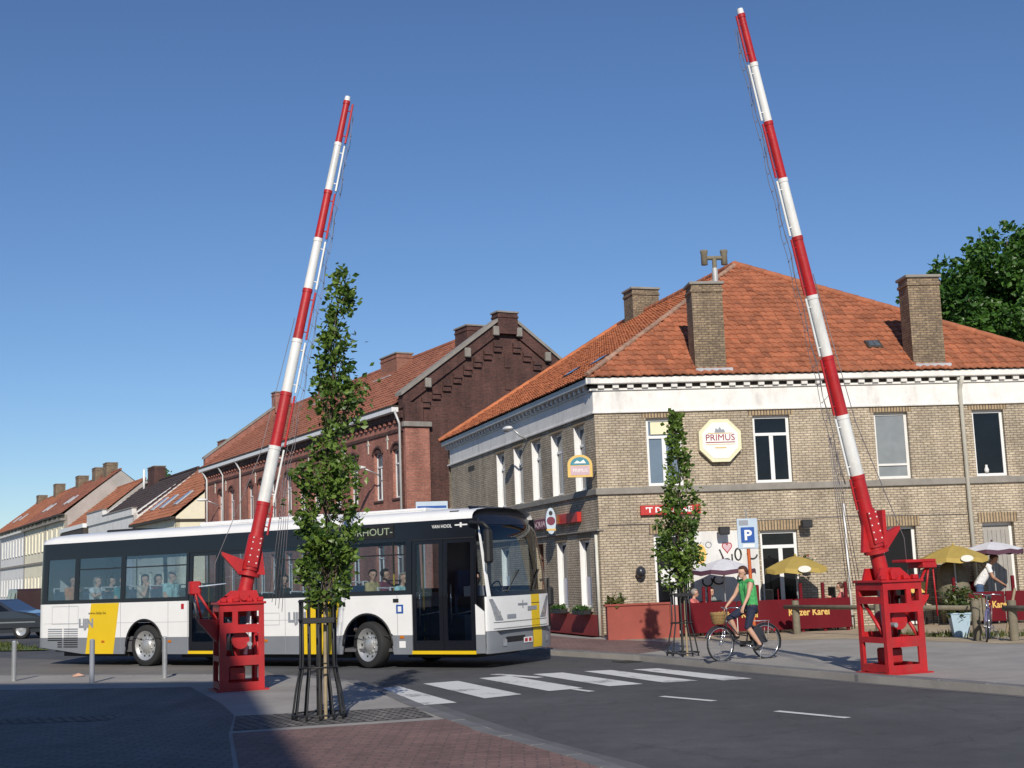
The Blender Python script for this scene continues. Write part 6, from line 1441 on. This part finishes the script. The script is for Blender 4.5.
# ================================================================== bicycles
def bicycle(label, loc, rz, frame='bike_dark', basket=True, steer=0.0, scale=.88, lean=0.0):
    b = thing('bicycle', label, 'bicycle', loc, rz, 'bicycles'); b.scale = (scale,)*3; b.rotation_euler = (lean, 0, rz); r_ = .335; wb = 1.08
    F, Rr = Vector((wb/2, 0, r_)), Vector((-wb/2, 0, r_))
    def wheel_(c, st=0):
        o = MB().tube([(r_*math.cos(2*PI*i/36), 0, r_*math.sin(2*PI*i/36)) for i in range(36)], .017, 7, True).build('wheel', 'rubber', b, c, st)
        MB().tube([((r_-.025)*math.cos(2*PI*i/36), 0, (r_-.025)*math.sin(2*PI*i/36)) for i in range(36)], .011, 5, True).build('rim', 'chrome', o)
        sp = MB()
        for i in range(24): a = 2*PI*i/24; sp.cyl((0, .02*(1 if i % 2 else -1), 0), ((r_-.03)*math.cos(a), 0, (r_-.03)*math.sin(a)), .0018, n=3, cap=False)
        tag(sp.build('spokes', 'chrome', o), kind='stuff'); MB().cyl((0, -.05, 0), (0, .05, 0), .02, n=8).build('hub', 'chrome', o)
        return o
    wheel_(Rr); wheel_(F, steer)
    bb = Vector((-.06, 0, .28)); st_ = Vector((-.20, 0, .80)); hd0, hd1 = Vector((.40, 0, .62)), Vector((.36, 0, .86))
    fm = MB(); fm.tube([hd0, Vector((.18, 0, .36)), bb], .017, 7); fm.tube([hd1-Vector((0, 0, .08)), Vector((.12, 0, .50)), Vector((-.12, 0, .46))], .013, 6); fm.tube([bb, st_], .016, 7); fm.tube([hd0, hd1], .018, 7)
    for q in (-1, 1): fm.tube([bb+Vector((0, q*.03, 0)), Rr+Vector((0, q*.06, 0))], .010, 5); fm.tube([st_+Vector((.02, q*.02, -.08)), Rr+Vector((0, q*.06, 0))], .009, 5)
    fm.build('frame', frame, b)
    fk = MB(); [fk.tube([hd0+Vector((.01, q*.035, 0)), F+Vector((-.01, q*.05, 0))], .011, 5) for q in (-1, 1)]; fk.build('fork', 'chrome', b)
    MB().tube([(.36, 0, .86), (.345, 0, 1.0), (.36, .12, 1.03), (.30, .26, 1.03), (.14, .29, 1.0)], .011, 6).build('handlebar', 'chrome', b); MB().tube([(.345, 0, 1.0), (.36, -.12, 1.03), (.30, -.26, 1.03), (.14, -.29, 1.0)], .011, 6).build('handlebar', 'chrome', b)
    for q in (-1, 1): MB().cyl((.22, q*.275, 1.015), (.12, q*.292, .998), .017, n=7).build('grip', 'leather', b)
    MB().tube([st_, st_+Vector((-.03, 0, .12))], .012, 6).build('seat_post', 'chrome', b)
    sd = MB(); sd.capsule((-.32, 0, .94), (-.10, 0, .95), .075, .03, 10, 4); so_ = sd.build('saddle', 'leather', b)
    for c, a0, a1 in ((Rr, 15, 205), (F, 20, 165)):
        m = MB(); m.smooth = True; vs = []; n = 18
        for i in range(n+1):
            a = R(a0+(a1-a0)*i/n)
            for y, dr in ((-.03, 0), (-.018, .016), (.018, .016), (.03, 0)): vs.append((c.x+(r_+.022+dr)*math.cos(a), y, c.z+(r_+.022+dr)*math.sin(a)))
        m.add(vs, [(i*4+j, i*4+j+1, i*4+j+5, i*4+j+4) for i in range(n) for j in range(3)]); m.build('mudguard', frame, b)
    cg = MB(); [cg.prism([(Rr.x, r_+.02), (-.44, .60), (-.30, .66), (-.16, .52), (-.20, .38), (-.42, .30)], q*.045-.003, q*.045+.003) for q in (-1, 1)]; cg.build('coat_guard', 'bike_dark', b)
    MB().tube([(-.62, -.06, .74), (-.30, -.06, .74)], .007, 5).tube([(-.62, .06, .74), (-.30, .06, .74)], .007, 5).tube([(-.60, -.06, .74), (-.54, -.06, r_)], .006, 5).tube([(-.60, .06, .74), (-.54, .06, r_)], .006, 5).build('rack', 'steel', b)
    MB().bbox(-.52, .04, -.075, -.05, .25, .36, .02).build('chain_guard', 'guard_iron', b)
    MB().tube([(-.06, .10, .28), (-.21, .12, .20)], .009, 5).tube([(-.06, -.10, .28), (.09, -.12, .36)], .009, 5).tube([(-.06, -.10, .28), (-.06, .10, .28)], .014, 6).build('crank', 'chrome', b)
    for x, y, z in ((-.21, .17, .19), (.09, -.17, .36)): MB().bbox(x-.045, x+.045, y-.045, y+.045, z-.012, z+.012, .004).build('pedal', 'rubber', b)
    MB().ball((.44, 0, .78), (.045, .04, .04), 8, 5).build('headlamp', 'chrome', b); MB().bbox(-.78, -.755, -.03, .03, .52, .58, .006).build('reflector', 'tail_red', b)
    MB().tube([(-.35, .09, r_), (-.24, .20, .02)], .007, 5).build('kickstand', 'steel', b)
    if basket:
        k = MB(); k.lathe([(.10, .72), (.12, .74), (.155, .92), (.16, .95), (.15, .95), (.115, .75), (.0, .73)], 14, 'Z', (.56, 0, 0)); bo = k.build('basket', 'wicker', b)
        for z, rr in ((.78, .131), (.84, .142), (.90, .154)): MB().tube([(.56+rr*math.cos(2*PI*i/16), rr*math.sin(2*PI*i/16), z) for i in range(16)], .007, 5, True).build('weave_band', 'wicker', bo)
    return b
bh_ = math.atan2(21.98-22.42, 3.22-4.12)
CYC = (3.68, 22.20, .103)
bicycle('dark bicycle with wicker basket ridden by the cyclist in green', CYC, bh_, 'bike_dark', True, .12, .84)
b2 = bicycle('purple-grey bicycle parked at the rail fence, seen from the front', (8.70, 24.98, .103), R(-112), 'bike_purple', False, .1, .84, R(-4))
# cyclist: seated on the saddle, hands on the bars, one foot down on the lower pedal
CJ = dict(pelvis=(-.21, 0, 1.06), chest=(-.17, 0, 1.40), neck=(-.13, 0, 1.58), head=(-.085, 0, 1.685), shL=(-.15, .165, 1.51), shR=(-.15, -.165, 1.51), elL=(-.02, .23, 1.25), elR=(-.02, -.23, 1.25), wrL=(.14, .285, 1.06), wrR=(.14, -.285, 1.06),
          hipL=(-.20, .09, 1.02), hipR=(-.20, -.09, 1.02), knL=(-.05, .11, .635), knR=(.20, -.12, .82), anL=(-.29, .15, .29), anR=(.02, -.15, .47), toL=(-.17, .16, .215), toR=(.14, -.16, .41), face=(1, -.05, -.1))
person('cyclist in green top and navy shorts riding towards the left', CJ, CYC, bh_, 'green', 'navy', 'hair_brown', 'skin', .013, sleeve=False, shorts=True, female=True, scale=.84, longhair=False)
# waiter leaning over a table
WJ = dict(pelvis=(-.10, 0, .95), chest=(.10, 0, 1.27), neck=(.22, 0, 1.46), head=(.30, 0, 1.555), shL=(.14, .18, 1.40), shR=(.14, -.18, 1.40), elL=(.26, .24, 1.12), elR=(.24, -.24, 1.12), wrL=(.46, .14, .98), wrR=(.46, -.10, .96), hipL=(-.09, .09, .92), hipR=(-.09, -.09, .92),
          knL=(.0, .10, .50), knR=(-.10, -.10, .50), anL=(-.06, .10, .08), anR=(-.14, -.10, .08), toL=(.10, .11, .04), toR=(.02, -.11, .04), face=(.85, -.2, -.5))
person('man in white shirt bending over a table at the right end of the terrace', WJ, ter(8.92, .95), AF+R(-20), 'white', 'jeans', 'hair_brown', 'skin_tan', .015, scale=.95)
for t, o_, rz, sh, ha, lab, sc in ((5.52, 1.0, 150, 'pink', 'hair_brown', 'seated guest in pink behind the right end of the long fence', .82), (2.33, .95, -60, 'grey', 'hair_dark', 'seated guest in grey shirt under the left grey-white parasol', .82), (1.95, .9, -30, 'pink', 'hair_grey', 'seated guest in pink with an outstretched arm behind the young tree', .80)):
    person(lab, seated(.08, 'table' if sh == 'grey' else 'front', .2), ter(t, o_), AF+R(rz), sh, 'jeans', ha, 'skin', .018, scale=sc, group='terrace guests')
    s = thing('terrace_chair', {'pink': 'chair under the seated guest in pink', 'grey': 'chair under the seated guest in grey'}[sh]+(' behind the tree' if t < 2 else ' by the fence'), 'chair', ter(t, o_), AF+R(rz-90+180), 'terrace chairs')
    MB().bbox(-.19, .19, -.19, .19, .28, .315, .008).build('seat', 'guard_iron', s); MB().bbox(-.19, .19, -.25, -.22, .45, .78, .01).build('backrest', 'guard_iron', s)
    for x in (-.17, .17): MB().cyl((x, -.21, 0), (x, -.235, .78), .013, n=6).build('leg', 'guard_iron', s); MB().cyl((x, .17, 0), (x, .17, .28), .013, n=6).build('leg', 'guard_iron', s)
s.rotation_euler.z += 0

# ================================================================== vehicles beyond the bus
def car(label, loc, rz, paint, L=4.1, W=1.7, H=1.40, van=False, name='parked_car'):
    c = thing(name, label, 'van' if van else 'car', loc, rz)
    if van: prof = [(-L/2, .35), (-L/2, H*.95), (-L/2+.15, H), (L*.18, H), (L*.33, H*.62), (L/2-.06, H*.52), (L/2, .40)]; win = [(-L*.38, H*.62, -L*.12, H*.90), (-L*.08, H*.62, L*.14, H*.90)]
    else: prof = [(-L/2, .38), (-L/2+.02, .78), (-L/2+.18, .90), (-L*.40, .95), (-L*.27, H-.06), (-L*.12, H), (L*.07, H-.02), (L*.24, .98), (L*.42, .88), (L/2-.03, .72), (L/2, .40)]; win = []
    sec = [(-W/2, .0), (-W/2+.02, 0)]
    m = MB(); m.smooth = False; N = len(prof); vs = []
    for y in (-1, -.96, .96, 1):
        for x, z in prof: zi = .10*max(0, (z-.9)/(H-.9)); k = 1 if abs(y) < .97 else 1; vs.append((x*(1-.012*(abs(y) > .97)), y*(W/2)*(1-zi*1.3), z*(1-.015*(abs(y) > .97))))
    fs = []
    for j in range(3):
        for i in range(N-1): fs.append((j*N+i, j*N+i+1, (j+1)*N+i+1, (j+1)*N+i))
    fs += [tuple(range(N-1, -1, -1)), tuple(range(3*N, 4*N))]; m.add(vs, fs); m.box(-L/2+.1, L/2-.1, -W/2+.08, W/2-.08, .22, .40)
    m.build('body', paint, c)
    for q in (-1, 1):
        if van: pan = [[(a, b), (a2, b), (a2, d), (a, d)] for a, b, a2, d in win]
        else: pan = [[(-L*.36, .97), (-L*.05, .97), (-L*.05, H-.09), (-L*.255, H-.11)], [(-L*.035, .97), (L*.20, .98), (L*.065, H-.09), (-L*.035, H-.09)]]
        for P in pan:
            g = MB(); vs = []
            for off_ in (.0, .008):
                for x, z in P: vs.append((x, q*((W/2)*(1-.13*max(0, (z-.9)/(H-.9)))+.004+off_), z))
            n = len(P); fs = [tuple(range(n)), tuple(range(2*n-1, n-1, -1))]+[(i, (i+1) % n, n+(i+1) % n, n+i) for i in range(n)]; g.add(vs, fs); g.build('side_window', 'dark_pane', c)
        MB().box(-L*.44, L*.44, q*W/2-.005 if q > 0 else -W/2-.012, q*W/2+.012 if q > 0 else -W/2+.005, .56, .60).build('trim_strip', 'chrome', c)
        for x in (-L*.31, L*.31):
            o = MB().lathe([(.20, -.09), (.29, -.10), (.31, -.07), (.31, .07), (.29, .10), (.20, .09)], 20, 'Y').build('wheel', 'rubber', c, (x, q*(W/2-.10), .31)); MB().lathe([(.20, q*.09), (.18, q*.06), (.05, q*.09), (.001, q*.09)], 16, 'Y').build('rim', 'alloy', o)
        MB().bbox(L/2-.10, L/2-.005, q*W*.33-.16, q*W*.33+.16, .62, .76, .02).build('headlight', 'headlamp', c); MB().bbox(-L/2-.005, -L/2+.06, q*W*.36-.10, q*W*.36+.10, .66, .84, .02).build('tail_light', 'tail_red', c)
        MB().bbox(L*.17, L*.21, q*(W/2+.02), q*(W/2+.14), .95, 1.05, .02) if False else None
    if not van:
        MB().add([(L*.225, -W*.40, .985), (L*.225, W*.40, .985), (L*.075, W*.36, H-.05), (L*.075, -W*.36, H-.05)], [(0, 1, 2, 3)]).build('windscreen', 'dark_pane', c).location = (.012, 0, .012)
        MB().add([(-L*.385, W*.40, .97), (-L*.385, -W*.40, .97), (-L*.275, -W*.36, H-.09), (-L*.275, W*.36, H-.09)], [(0, 1, 2, 3)]).build('rear_window', 'dark_pane', c).location = (-.014, 0, .012)
    MB().bbox(L/2-.06, L/2+.05, -W*.46, W*.46, .28, .50, .03).build('bumper', 'bus_trim', c); MB().bbox(-L/2-.05, -L/2+.06, -W*.46, W*.46, .28, .52, .03).build('bumper', 'bus_trim', c)
    return c
car('dark grey car half hidden behind the rear of the bus', (-18.6, 47.6, .0), R(-8), 'car_paint')
car('dark maroon van farther down the street behind the dark car', (-21.6, 58.5, .0), R(118), 'van_paint', 4.2, 1.7, 1.75, True, 'parked_van')
